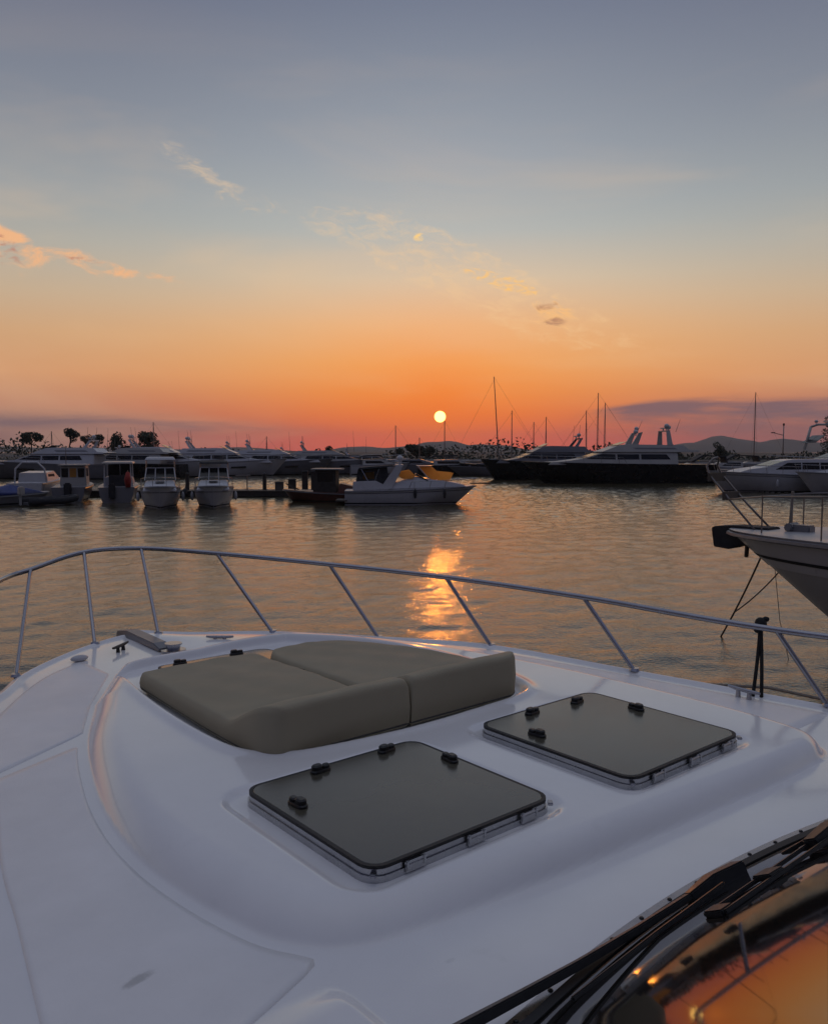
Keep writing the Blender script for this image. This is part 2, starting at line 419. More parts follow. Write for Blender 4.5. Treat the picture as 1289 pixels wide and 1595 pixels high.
def hill(name, px0, px1, D, peaks, seed):
    """a ridge with real depth standing at distance D between two bearings"""
    r = np.random.default_rng(seed); nx, ny = 90, 12
    x0 = (px0-CX)/F_PX*D; x1 = (px1-CX)/F_PX*D
    vs = []; fs = []
    ph = r.uniform(0, 6, 8)
    for j in range(ny):
        for i in range(nx):
            t = i/(nx-1); X = x0+(x1-x0)*t; px = px0+(px1-px0)*t
            h = sum(a*math.exp(-((px-c)/w)**2) for c, w, a in peaks)/F_PX*D
            h *= 1+.10*math.sin(t*23+ph[0])+.06*math.sin(t*57+ph[1]+j*.3)
            v = j/(ny-1); k = math.sin(math.pi*v)**.8
            vs.append((X*(1+.2*(v-.5)), D*(1+.3*(v-.5)), 1+h*k*(1+.08*math.sin(v*9+t*31))-2*(1-k)))
    for j in range(ny-1):
        for i in range(nx-1): fs.append((j*nx+i, j*nx+i+1, (j+1)*nx+i+1, (j+1)*nx+i))
    m_ = MB(); m_.add(vs, fs); return tag(m_.build(name, M['hill'], smooth=True), kind='structure')
hill('hills', 480, 880, 3600, [(650, 40, 10), (705, 40, 11), (770, 60, 9), (560, 50, 8)], 1)
hill('hills', 980, 1420, 3900, [(1130, 55, 21), (1230, 60, 15), (1050, 40, 10), (1330, 60, 18)], 2)
hill('hills', -260, 460, 3800, [(0, 90, 8), (180, 120, 6), (380, 70, 6), (-150, 60, 12)], 3)

# ------------------------------------------------------------------ our yacht: root frame x = starboard, y = forward, z from the deck plane
PSI = R(40); DECK_H = 1.4; LAT = 2.35
YROOT = (LAT*math.cos(PSI), LAT*math.sin(PSI), CAM_H-DECK_H)
def dk(px, py, z=0.0):                                  # where a line of sight meets a level of the deck, in the yacht's frame
    a, fw, up = ray(px, py); t = -(DECK_H-z)/up; X, Y = a*t, fw*t
    return (math.cos(PSI)*X+math.sin(PSI)*Y-LAT, -math.sin(PSI)*X+math.cos(PSI)*Y)
_c = dk(215, 1525); stain(M['nonskid'], _c[0], _c[1], .055, .022, R(12), .55)
stain(M['gelcoat'], *dk(700, 1500), .02, .012, 0, .15)
yacht = thing('motor_yacht', 'white motor yacht whose foredeck, rail and raked windscreen fill the foreground', 'yacht', YROOT, PSI)

STB = smooth_poly([(2.50, -2.6), (2.50, -.5), (2.42, .9), (2.30, 1.96), (2.11, 3.08), (1.90, 4.17), (1.44, 4.9), (.92, 5.56), (.49, 5.86), (.18, 6.10), (.02, 6.17)], 120)
PRT = smooth_poly([(-2.85, -2.6), (-2.80, -.5), (-2.70, .9), (-2.52, 1.96), (-2.20, 3.2), (-1.75, 4.3), (-1.16, 5.18), (-.95, 5.53), (-.62, 5.86), (-.32, 6.07), (-.12, 6.16), (.02, 6.17)], 120)
def edge(curve, u): return np.interp(u, curve[:, 1], curve[:, 0])
EDGE = np.vstack([PRT, STB[::-1][1:]])
TRUNK = smooth_poly([dk(*q, .03) for q in ((150, 1090), (137, 1150), (150, 1220), (180, 1280), (230, 1335), (300, 1385), (380, 1428), (440, 1450), (520, 1460), (600, 1447), (700, 1415), (800, 1378), (900, 1340), (1000, 1300), (1100, 1258), (1200, 1215), (1260, 1185))]
        + [(1.46, 1.63), (1.60, 1.72), (1.66, 1.95), (1.68, 2.3), (1.67, 2.74), (1.64, 3.18), (1.56, 3.6), (1.38, 4.15), (1.12, 4.7), (.85, 5.08)], 190)
TRUNK = np.vstack([TRUNK, [(.70, 5.16), (.4, 5.2), (0, 5.2), (-.35, 5.17), (-.485, 5.13)]])
TRAY = np.vstack([smooth_poly([(-.55, 4.99), (-.63, 4.36), (-.665, 3.87), (-.665, 3.45), (-.63, 3.22), (-.53, 3.09), (-.36, 3.02), (.12, 2.965), (.6, 2.98), (.9, 3.01), (1.06, 3.09), (1.15, 3.3), (1.19, 3.6), (1.12, 4.1), (.95, 4.6), (.66, 4.99)], 110), [(.3, 5.05), (-.3, 5.05)]])
H1 = (-.880, -.035, 1.955, 2.765); H2 = (.325, 1.160, 1.865, 2.725); H3 = (-.34, .42, 4.02, 4.89)
WELL1 = rrect(-.965, .035, 1.91, 2.85, .12); WELL2 = rrect(.275, 1.235, 1.83, 2.80, .12); WELL3 = rrect(-.40, .48, 3.98, 4.95, .1)
LID = .121
def height(S, U):
    S = np.asarray(S, float); U = np.asarray(U, float)
    p = edge(PRT, U); q = edge(STB, U); c = (p+q)/2; hb = np.maximum((q-p)/2, .05)
    z = -.012*np.clip((S-c)/hb, -1, 1)**2
    z = z+.026*np.sin(math.pi*np.clip((S-c)/hb, 0, 1))*sst(U, 3.3, 4.4)      # crown of the foredeck
    de = sdf(S, U, EDGE[::3])
    z = z+.018*np.exp(-((np.clip(de, 0, 1)-.035)/.022)**2)                # rolled toe along the edge
    d = sdf(S, U, TRUNK)
    port = sst(S, -.2, -.9)
    z = z+.086*(1-(1-np.clip(d/(.115+.06*port), 0, 1))**2.6)           # raised trunk with a soft foot
    dt = sdf(S, U, TRAY)
    z = z+.012*np.exp(-((dt+.02)/.035)**2)*sst(d, .02, .2)
    z = z-.047*sst(dt, -.012, .03)
    for w in (WELL1, WELL2, WELL3):
        z = z-.016*sst(sdf(S, U, w), -.015, .03)
    # deckhouse front that climbs from the deck to the windscreen, with a folded corner on the port side
    z = z+.030*sst(U, 1.75, 1.30)*sst(S, -1.3, -.9)*sst(S, 2.0, 1.7)
    z = z+.024*sst(-1.185-S, -.028, .022)*sst(U, 1.78, 1.60)*sst(S, -1.75, -1.40)*sst(U+.55*S, 1.15, .98)
    return z
nu, ns = 900, 540
v = np.linspace(0, 1, nu); Uu = 6.168-7.6*v**1.7
Sg = np.zeros((nu, ns)); Ug = np.repeat(Uu[:, None], ns, 1)
tt = np.linspace(0, 1, ns)
for i, u in enumerate(Uu): Sg[i] = edge(PRT, u)+(edge(STB, u)-edge(PRT, u))*tt
Zg = height(Sg, Ug)
me = bpy.data.meshes.new('deck')
co = np.stack([Sg, Ug, Zg], -1).reshape(-1, 3)
idx = np.arange(nu*ns).reshape(nu, ns)
fa = np.stack([idx[:-1, :-1], idx[1:, :-1], idx[1:, 1:], idx[:-1, 1:]], -1).reshape(-1, 4)
me.vertices.add(len(co)); me.vertices.foreach_set('co', co.ravel())
me.loops.add(fa.size); me.loops.foreach_set('vertex_index', fa.ravel())
me.polygons.add(len(fa)); me.polygons.foreach_set('loop_start', np.arange(0, fa.size, 4)); me.polygons.foreach_set('use_smooth', np.ones(len(fa), bool))
me.update(calc_edges=True); me.materials.append(M['gelcoat'])
deck = bpy.data.objects.new('deck', me); COL.objects.link(deck); deck.parent = yacht

# topsides below the deck edge
E2 = EDGE[::2]; c0 = np.array([-.1, -.5])
ctr = np.array([(0.0 if True else 0, 0)])
prof = [(0, -.012), (.018, -.02), (.028, -.045), (.026, -.085), (.0, -.10), (-.05, -.5), (-.16, -1.2), (-.26, -1.98)]
rows = []
for off, z in prof:
    r_ = []
    for i, (s, u) in enumerate(E2):
        a = E2[max(i-1, 0)]; b_ = E2[min(i+1, len(E2)-1)]; t_ = b_-a; n_ = np.array([-t_[1], t_[0]])/np.linalg.norm(t_)
        k = 1+(3.0*sst(u, 3.0, 6.1) if off < 0 else 0)
        r_.append((s+n_[0]*off*k, u+n_[1]*off*k, z))
    rows.append(r_)
mb = MB(); n_ = len(E2)
mb.add([p for r_ in rows for p in r_], [(j*n_+i, j*n_+i+1, (j+1)*n_+i+1, (j+1)*n_+i) for j in range(len(prof)-1) for i in range(n_-1)])
mb.build('hull', M['gelcoat'], yacht, smooth=True, angle=50)

def coons(b0, b1, l, r, na, nb, off=.0028, name='nonskid_panel'):
    """a thin proud sheet spanned by four boundary curves, laid on the deck"""
    def rs(c, n):
        c = np.asarray(c, float); d = np.r_[0, np.cumsum(np.linalg.norm(np.diff(c, axis=0), axis=1))]; t = np.linspace(0, d[-1], n)
        return np.stack([np.interp(t, d, c[:, 0]), np.interp(t, d, c[:, 1])], -1)
    B0, B1, L, Rr = rs(b0, na), rs(b1, na), rs(l, nb), rs(r, nb)
    a = np.linspace(0, 1, na)[None, :, None]; b = np.linspace(0, 1, nb)[:, None, None]
    P = (1-b)*B0[None]+b*B1[None]+(1-a)*L[:, None]+a*Rr[:, None]-((1-a)*(1-b)*B0[0]+a*(1-b)*B0[-1]+(1-a)*b*B1[0]+a*b*B1[-1])
    Z = height(P[..., 0], P[..., 1])+off
    Z[0, :] -= off+.004; Z[-1, :] -= off+.004; Z[:, 0] -= off+.004; Z[:, -1] -= off+.004
    P[1, 1:-1] = P[0, 1:-1]*.9+P[1, 1:-1]*.1; P[-2, 1:-1] = P[-1, 1:-1]*.9+P[-2, 1:-1]*.1
    P[1:-1, 1] = P[1:-1, 0]*.9+P[1:-1, 1]*.1; P[1:-1, -2] = P[1:-1, -1]*.9+P[1:-1, -2]*.1
    Z[1:-1, 1] = height(P[1:-1, 1, 0], P[1:-1, 1, 1])+off; Z[1:-1, -2] = height(P[1:-1, -2, 0], P[1:-1, -2, 1])+off
    Z[1, 1:-1] = height(P[1, 1:-1, 0], P[1, 1:-1, 1])+off; Z[-2, 1:-1] = height(P[-2, 1:-1, 0], P[-2, 1:-1, 1])+off
    m_ = MB(); m_.add([(p[0], p[1], z) for p, z in zip(P.reshape(-1, 2), Z.ravel())],
                      [(j*na+i, j*na+i+1, (j+1)*na+i+1, (j+1)*na+i) for j in range(nb-1) for i in range(na-1)])
    return m_.build(name, M['nonskid'], yacht, smooth=True)
def off_poly(c, d):
    c = np.asarray(c); t = np.gradient(c, axis=0); n = np.stack([-t[:, 1], t[:, 0]], -1); n /= np.linalg.norm(n, axis=1)[:, None]
    return c+n*d
ins = np.array([q for q in TRUNK if q[0] < -.95 and q[1] < 5])
i0 = np.argmin(abs(TRUNK[:110, 1]-3.93)); i1 = np.argmin(np.hypot(TRUNK[:110, 0]+1.11, TRUNK[:110, 1]-1.90))
inner = off_poly(TRUNK[i0:i1+1], -.045) if TRUNK[i0, 1] > TRUNK[i1, 1] else TRUNK[i1:i0+1]
if sdf(np.array([inner[3][0]]), np.array([inner[3][1]]), TRUNK)[0] > 0: inner = off_poly(TRUNK[i0:i1+1], .045)
outer = smooth_poly([(-1.50, 3.80), (-1.67, 3.02), (-1.735, 2.56), (-1.81, 2.06), (-1.88, 1.55)], 60)
inner = np.vstack([inner[:-3], [(-1.150, 1.862), (-1.160, 1.838), (-1.182, 1.822)]])
aft = [tuple(inner[-1]), (-1.40, 1.738), (-1.88, 1.55)]
fwd = [tuple(inner[0]), (-1.50, 3.80)]
coons(fwd, aft, inner, outer, 40, 90)
j0 = 0
inner2 = off_poly(TRUNK[:i0-1], -.03)
if sdf(np.array([inner2[1][0]]), np.array([inner2[1][1]]), TRUNK)[0] > 0: inner2 = off_poly(TRUNK[:i0-1], .03)
inner2 = np.vstack([[(-.52, 5.17)], inner2])
outer2 = smooth_poly([(-.55, 5.62), (-.88, 5.33), (-1.2, 4.85), (-1.45, 4.35), (-1.53, 3.83)], 60)
coons([tuple(inner2[0]), (-.55, 5.62)], [tuple(inner2[-1]), (-1.53, 3.83)], inner2, outer2, 30, 70)
outer3 = smooth_poly([(-1.60, 3.80), (-1.76, 3.02), (-1.825, 2.56), (-1.90, 2.06), (-1.97, 1.55)], 40)
outer4 = smooth_poly([(-1.88, 3.80), (-2.14, 3.02), (-2.24, 2.56), (-2.35, 2.06), (-2.45, 1.55)], 40)
coons([(-1.60, 3.80), (-1.88, 3.80)], [(-1.97, 1.55), (-2.45, 1.55)], outer3, outer4, 16, 60)
sb_in = smooth_poly([(1.42, 4.22), (1.61, 3.6), (1.69, 3.18), (1.72, 2.74), (1.73, 2.2), (1.72, 1.9)], 60)
sb_out = smooth_poly([(1.74, 4.16), (1.88, 3.6), (1.97, 3.18), (2.04, 2.74), (2.13, 2.2), (2.17, 1.9)], 60)
coons([(1.42, 4.22), (1.74, 4.16)], [(1.72, 1.9), (2.17, 1.9)], sb_in, sb_out, 16, 60)

# ---- hatches
def ring(mb, o, i, z0, z1):
    """wall ring between two loops"""
    k = len(o)
    vs = [(*p, z0) for p in o]+[(*p, z1) for p in o]+[(*p, z1) for p in i]+[(*p, z0) for p in i]
    fs = []
    for a in range(k):
        b = (a+1) % k
        for r_ in range(4): fs.append((r_*k+a, r_*k+b, ((r_+1) % 4)*k+b, ((r_+1) % 4)*k+a))
    return mb.add(vs, fs)
def plate(mb, o, z0, z1, ch=.004):
    k = len(o); c = np.mean(o, 0)
    i = [tuple(np.array(p)+(c-np.array(p))/np.linalg.norm(c-np.array(p))*ch) for p in o]
    vs = [(*p, z0) for p in o]+[(*p, z1-ch) for p in o]+[(*p, z1) for p in i]
    fs = [tuple(range(k))[::-1], tuple(range(2*k, 3*k))]
    for r_ in range(2):
        for a in range(k): fs.append((r_*k+a, r_*k+(a+1) % k, (r_+1)*k+(a+1) % k, (r_+1)*k+a))
    return mb.add(vs, fs)
def hatch(rect, zl, handles, label, hinge=True, tilt=0):
    s0, s1, u0, u1 = rect
    base = MB(); ring(base, rrect(s0-.006, s1+.006, u0-.006, u1+.006, .075), rrect(s0+.05, s1-.05, u0+.05, u1-.05, .05), zl-.075, zl-.030)
    h = base.build('hatch', M['alu'], yacht, smooth=True, angle=35); h['label'] = label
    g = MB(); ring(g, rrect(s0-.010, s1+.010, u0-.010, u1+.010, .078), rrect(s0-.002, s1+.002, u0-.002, u1+.002, .07), zl-.068, zl-.060); g.build('gasket', M['rubber'], h)
    f = MB(); ring(f, rrect(s0, s1, u0, u1, .07), rrect(s0+.03, s1-.03, u0+.03, u1-.03, .05), zl-.029, zl-.010); f.build('lid_frame', M['alu'], h, smooth=True, angle=35)
    e = MB(); ring(e, rrect(s0-.001, s1+.001, u0-.001, u1+.001, .071), rrect(s0+.012, s1-.012, u0+.012, u1-.012, .062), zl-.0098, zl+.0012); e.build('seal', M['rubber'], h, smooth=True, angle=35)
    l = MB(); plate(l, rrect(s0+.0125, s1-.0125, u0+.0125, u1-.0125, .0615), zl-.0095, zl+.002, .002); l.build('lid', M['acrylic'], h, smooth=True, angle=25)
    for (hs, hu, rot) in handles:
        k = MB()
        plate(k, [(hs+p[0]*math.cos(rot)-p[1]*math.sin(rot), hu+p[0]*math.sin(rot)+p[1]*math.cos(rot)) for p in rrect(-.046, .046, -.021, .021, .02, 4)], zl+.0022, zl+.014, .004)
        plate(k, [(hs+p[0]*math.cos(rot)-p[1]*math.sin(rot), hu+p[0]*math.sin(rot)+p[1]*math.cos(rot)) for p in rrect(-.040, .006, -.017, .017, .015, 4)], zl+.0138, zl+.034, .006)
        plate(k, [(hs+p[0]*math.cos(rot)-p[1]*math.sin(rot), hu+p[0]*math.sin(rot)+p[1]*math.cos(rot)) for p in rrect(.008, .043, -.014, .014, .013, 4)], zl+.0138, zl+.027, .005)
        k.build('handle', M['black'], h, smooth=True, angle=40)
    if tilt:
        h.rotation_euler = (tilt, 0, 0); pv_ = Vector((0, 4.45, zl)); h.location = pv_-Matrix.Rotation(tilt, 3, 'X') @ pv_
    if hinge:
        for t in (.20, .52, .83):
            x = s0+(s1-s0)*t; k = MB()
            k.box((x, u0-.010, zl-.032), (.085, .008, .026)); k.box((x-.035, u0-.011, zl-.022), (.012, .010, .030)); k.box((x+.035, u0-.011, zl-.022), (.012, .010, .030))
            k.tube([(x-.046, u0-.012, zl-.014), (x+.046, u0-.012, zl-.014)], .0045, 8)
            k.build('hinge', M['alu'], h, bevel=.002)
        for x, u in ((s0+.012, u0+.012), (s1-.012, u0+.012)):
            k = MB(); k.box((x, u-.006, zl-.020), (.03, .02, .012), R(45)); k.build('corner_clip', M['steel'], h, bevel=.002)
hatch(H1, LID, [(-.80, 2.50, R(95)), (-.56, 2.715, R(4)), (-.22, 2.72, R(8)), (-.045+-.04, 2.47, R(85))], 'square smoked deck hatch nearest the viewer, port side')
hatch(H2, LID, [(.42, 2.44, R(95)), (.64, 2.665, R(4)), (.95, 2.64, R(8)), (1.085, 2.38, R(85))], 'square smoked deck hatch on the starboard side, farther off')
hatch(H3, .105, [(-.2, 4.83, R(5)), (.19, 4.83, R(-5))], 'forward deck hatch mostly covered by the sun cushions, catching the orange sky', hinge=False, tilt=R(-4.5))

# ---- sun cushions: swept profile along the boat, one each side of the middle seam
def cushion(left, right, label, front_round):
    """left(u), right(u): the two sides; the aft end rises in a bolster"""
    u1, u0 = 4.56, 3.045
    nu_, ns_ = 74, 56; zb = .058
    vs = []; fs = []
    def top(u): return .148+.012*sst(u, 4.5, 3.7)+.135*sst(u, 3.46, 3.09)
    ut = np.r_[u1-(1-np.cos(np.linspace(0, math.pi/2, 14)))*.09, np.linspace(u1-.10, u0+.09, nu_-28), u0+.085-np.linspace(0, 1, 14)**.6*.085]
    grid = []
    for u in ut:
        a, b = left(u), right(u)
        fr = max(0.0, (u-(u1-front_round))/front_round); rr = 1-math.sqrt(max(0, 1-fr*fr*.98))
        m_ = (a+b)/2; a, b = a+(rr*.16 if front_round > .15 else rr*.05), b-(rr*.30 if front_round > .15 else rr*.05)
        zt = top(u)
        ef = max(0.0, 1-(u1-u)/.04); zt -= .04*(1-math.sqrt(max(0, 1-ef*ef)))
        ea = max(0.0, 1-(u-u0)/.032); zt -= .032*(1-math.sqrt(max(0, 1-ea*ea)))
        th = np.linspace(0, 1, ns_); row = []
        for t in th:
            e = min(t, 1-t)*(b-a); re = .030
            dz = re-math.sqrt(max(0, re*re-max(0, re-e)**2))
            pil = .010*math.sin(math.pi*t)**.6*(1 if u > 3.5 else .4)
            wob = .0016*math.sin(17*t+9*u)+.0012*math.sin(31*u-11*t)
            row.append((a+(b-a)*t, u+.012*(t-.5)*0, zt-dz*1.0+pil+wob))
        grid.append(row)
    NU = len(grid)
    lo = []
    for g in grid: vs += g
    idb = len(vs)
    for j in range(NU-1):
        for i in range(ns_-1): fs.append((j*ns_+i, j*ns_+i+1, (j+1)*ns_+i+1, (j+1)*ns_+i))
    loop = [(j*ns_) for j in range(NU)]+[(NU-1)*ns_+i for i in range(1, ns_)]+[j*ns_+ns_-1 for j in range(NU-2, -1, -1)]+[i for i in range(ns_-2, 0, -1)]
    C = np.array([np.mean([vs[i][0] for i in loop]), np.mean([vs[i][1] for i in loop])])
    prev = loop
    for zf, inset in ((.55, -.006), (.12, .0), (0.0, .015)):
        cur = []
        for i in loop:
            x, y, z = vs[i]; d = C-np.array([x, y]); d /= np.linalg.norm(d)
            cur.append(len(vs)); vs.append((x+d[0]*inset, y+d[1]*inset, zb+(z-zb)*zf))
        k = len(loop)
        for a in range(k): fs.append((prev[a], prev[(a+1) % k], cur[(a+1) % k], cur[a]))
        prev = cur
    fs.append(tuple(prev))
    m_ = MB(); m_.add(vs, fs)
    root = thing('sun_cushion', label, 'cushion', YROOT, PSI, 'sun cushions on the foredeck')
    m_.build('pad', M['vinyl'], root, smooth=True, angle=70)
    pts = [(x*.997+C[0]*.003, y*.997+C[1]*.003, zb+.018) for x, y, z in [vs[i] for i in loop]]
    p = MB(); p.tube(pts[::2]+[pts[0]], .005, 6); p.build('piping', M['piping'], root, smooth=True)
    return root
Ls = smooth_poly([(-.60, 2.9), (-.615, 3.2), (-.615, 3.6), (-.60, 4.1), (-.58, 4.7)], 50)
Rs = smooth_poly([(.90, 2.9), (1.02, 3.15), (1.08, 3.5), (1.02, 3.9), (.90, 4.3), (.80, 4.7)], 50)
def lside(u):
    r_ = max(0, 1-(u-3.045)/.13); return float(np.interp(u, Ls[:, 1], Ls[:, 0]))+.10*(1-math.sqrt(max(0, 1-r_*r_*.97)))
def rside(u):
    r_ = max(0, 1-(u-3.045)/.16); return float(np.interp(u, Rs[:, 1], Rs[:, 0]))-.10*(1-math.sqrt(max(0, 1-r_*r_*.97)))
cushion(lside, lambda u: .174, 'left taupe sun cushion with raised bolster end beside the nearest hatch', .10)
cushion(lambda u: .190, rside, 'right taupe sun cushion with rounded front corner and bolster lit by the sun glow', .32)

# ---- rail
def solve_top(px, py, base, ds):
    """the point on a line of sight whose athwart offset from the stanchion foot is ds"""
    a, fw, up = ray(px, py)
    S1 = math.cos(PSI)*a+math.sin(PSI)*fw; t = (base[0]+ds+LAT)/S1
    X, Y, Z = a*t, fw*t, up*t
    return (math.cos(PSI)*X+math.sin(PSI)*Y-LAT, -math.sin(PSI)*X+math.cos(PSI)*Y, DECK_H+Z)
def top_z(px, py, z):
    s, u = dk(px, py, z); return (s, u, z)
rail = []
feet = [dk(25, 1050), dk(148, 1003), dk(247, 990), dk(425, 985), dk(590, 992), dk(765, 1005), dk(988, 1045), dk(1290, 1100)]
tops = [top_z(48, 887, .50), top_z(131, 860, .60), top_z(220, 854, .615),
        top_z(338, 862, .58), top_z(513, 879, .525), top_z(694, 899, .475), top_z(908, 930, .435), top_z(1208, 981, .40)]
aft_s = [(2.62, .75, .37), (2.72, -.6, .36)]
aft_p = [top_z(-6, 907, .47), (-2.0, 4.3, .47), (-2.45, 3.1, .45), (-2.72, 1.6, .42), (-2.85, 0.2, .40)]
path = smooth_poly([*aft_p[::-1], tops[0], *[tops[i] for i in range(1, 8)], *aft_s], 130)
rl = MB().tube([tuple(p) for p in path], .0185, 10).build('rail', M['steel'], yacht, smooth=True, angle=60)
for f_, t_ in zip(feet+[(-2.18, 3.15), (2.42, .85)], tops+[(-2.42, 3.2, .452), (2.62, .75, .37)]):
    hz = float(height(np.array([f_[0]]), np.array([f_[1]]))[0])
    MB().tube([(f_[0], f_[1], hz-.01), t_], .0145, 8).build('stanchion', M['steel'], rl, smooth=True, angle=60)
    MB().tube([(f_[0], f_[1], hz-.002), (f_[0], f_[1], hz+.014)], [.036, .028], 12).build('stanchion_foot', M['steel'], rl, smooth=True, angle=40)

# ---- anchor gear at the bow
MB().prism([(5.50, .004), (5.50, .025), (5.62, .045), (6.12, .05), (6.30, .02), (6.30, -.03), (6.1, -.03), (5.9, .004)], .06, .05).build('anchor_roller', M['grey'], yacht, bevel=.006).rotation_euler = (0, 0, R(90))
ar = bpy.data.objects['anchor_roller']; ar.location = (.0, .0, 0.0)
mb = MB(); mb.tube([(.03, 5.45, .0), (.03, 5.45, .02)], .085, 16); mb.tube([(.03, 5.45, .02), (.03, 5.45, .055)], [.045, .05], 14); mb.tube([(.03, 5.45, .055), (.03, 5.45, .065)], .06, 14)
mb.build('windlass', M['steel'], yacht, smooth=True, angle=40)
for s, u, r_ in ((-.24, 5.72, R(40)), (.42, 5.52, R(-40)), (2.08, 2.35, R(85)), (-2.27, 2.3, R(-95))):
    mb = MB(); c_, s_ = math.cos(r_), math.sin(r_)
    for d in (-.035, .035): mb.tube([(s+d*c_, u+d*s_, -.012), (s+d*c_, u+d*s_, .035)], [.016, .011], 8)
    mb.tube([(s-.10*c_, u-.10*s_, .042), (s-.04*c_, u-.04*s_, .038), (s+.04*c_, u+.04*s_, .038), (s+.10*c_, u+.10*s_, .042)], [.008, .012, .012, .008], 8)
    mb.build('cleat', M['black'] if u > 5.6 else M['steel'], yacht, smooth=True, angle=50)
mb = MB(); a_, b_ = dk(112, 1026, .02); mb.ball((a_+.05, b_, .015), (.06, .035, .022)); mb.build('fairlead', M['white'], yacht, smooth=True)

# ---- windscreen, frame, wipers
BASE = smooth_poly([(-1.70, -2.4), (-1.74, -.6), (-1.73, .3), (-1.66, .75), (-1.50, .99)]+[(x, 1.288-.105*(x+.22)**2) for x in np.linspace(-1.28, 1.0, 9)]+[(1.30, .93), (1.46, .72), (1.55, .3), (1.58, -.6), (1.60, -2.4)], 200)
BZ = np.array([float(height(np.array([s]), np.array([max(u, 1.15)]))[0]) for s, u in BASE])
BZ = np.where(BASE[:, 1] > 1.0, .092, .092)
SLOPE = .533; RUN = 1.15
def glass_pt(i, t):
    s, u = BASE[i]; f = sst(u, .1, 1.0)
    return (s*(1-.10*t*(1-f)), u-RUN*t*float(f) if f > 0 else u, BZ[i]+.012+RUN*SLOPE*t+.010*math.sin(math.pi*t)*float(f))
nb_ = len(BASE); nt_ = 14
mb = MB(); mb.add([glass_pt(i, t) for t in np.linspace(0, 1, nt_) for i in range(nb_)], [(j*nb_+i, j*nb_+i+1, (j+1)*nb_+i+1, (j+1)*nb_+i) for j in range(nt_-1) for i in range(nb_-1)])
ws = mb.build('windscreen', M['screen'], yacht, smooth=True)
topc = [glass_pt(i, 1) for i in range(nb_)]
# upper screen, deckhouse and flybridge that rise behind the camera's shoulder
ff = [k for k in range(nb_) if BASE[k, 1] > .55]; fr0 = [topc[k] for k in ff]
def up_row(du, z, k): return [(s*k, min(u, .3)-du if False else u-du, z) for s, u, _ in fr0]
rows = [[(s, u, z+.003) for s, u, z in fr0], up_row(.55, 1.02, .97), up_row(.80, 1.12, .95)]
mb = MB(); k_ = len(fr0); mb.add([p for r_ in rows for p in r_], [(j*k_+i, j*k_+i+1, (j+1)*k_+i+1, (j+1)*k_+i) for j in range(2) for i in range(k_-1)])
mb.build('upper_screen', M['screen'], yacht, smooth=True)
prof = [(-.62, 1.13), (-.9, 1.20), (-1.25, 1.22), (-1.55, 2.05), (-1.7, 2.12), (-2.0, 1.9), (-6.0, 1.9), (-6.2, 1.2), (-6.2, .02), (-.62, .02)]
o = MB().prism([(u, z) for u, z in prof], 1.62, 1.38).build('deckhouse', M['gelcoat'], yacht, bevel=.04); o.rotation_euler = (0, 0, R(90))
o2 = MB().prism([(-1.16, 1.30), (-1.44, 2.06), (-1.50, 2.05), (-1.22, 1.28)], 1.3, 1.22).build('flybridge_screen', M['acrylic'], o)
for sg in (-1, 1):
    MB().prism([(-1.0, .55), (-1.3, .98), (-5.0, .98), (-5.4, .55)], .012, .012, sg*1.52).build('side_window', M['screen'], o)
def strip(curve, w0, w1, z0, z1, name, m_, parent):
    """flat bar following the screen's base line"""
    o1 = off_poly(curve, w0); o2 = off_poly(curve, w1); k = len(curve)
    mb = MB(); vs = [(*p, z0) for p in o1]+[(*p, z1) for p in o1]+[(*p, z1+(w0-w1)*0) for p in o2]+[(*p, z0) for p in o2]
    fs = [(r_*k+i, r_*k+i+1, ((r_+1) % 4)*k+i+1, ((r_+1) % 4)*k+i) for r_ in range(4) for i in range(k-1)]
    mb.add(vs, fs); return mb.build(name, m_, parent, smooth=True, angle=35)
strip(BASE, .034, .002, .075, .112, 'screen_frame', M['frame'], ws)
strip(BASE, .003, -.022, .080, .121, 'screen_seal', M['rubber'], ws)
fr_ = off_poly(BASE, .020); dcum = np.r_[0, np.cumsum(np.linalg.norm(np.diff(fr_, axis=0), axis=1))]
for d in np.arange(2.2, dcum[-1]-2.0, .15):
    x = np.interp(d, dcum, fr_[:, 0]); y = np.interp(d, dcum, fr_[:, 1])
    MB().ball((x, y, .113), (.0075, .0075, .004), 8, 4).build('screw', M['black'], ws, smooth=True)
def gz(u): return .104+(1.27-u)*SLOPE
def bar(mb, pts, w, h):
    """rectangular bar along points, w across in the glass, h above it"""
    pts = [Vector(p) for p in pts]; vs = []; fs = []
    up = Vector((0, .49, .87))
    for i, p in enumerate(pts):
        t = (pts[min(i+1, len(pts)-1)]-pts[max(i-1, 0)]).normalized(); sd = t.cross(up).normalized(); u_ = sd.cross(t)
        ww = w[i] if isinstance(w, (list, tuple)) else w; hh = h[i] if isinstance(h, (list, tuple)) else h
        for a, b in ((-1, -1), (1, -1), (1, 1), (-1, 1)): vs.append(p+sd*a*ww/2+u_*b*hh/2)
    for i in range(len(pts)-1):
        for j in range(4): fs.append((i*4+j, i*4+(j+1) % 4, (i+1)*4+(j+1) % 4, (i+1)*4+j))
    fs += [(3, 2, 1, 0), tuple((len(pts)-1)*4+j for j in range(4))]
    return mb.add(vs, fs)
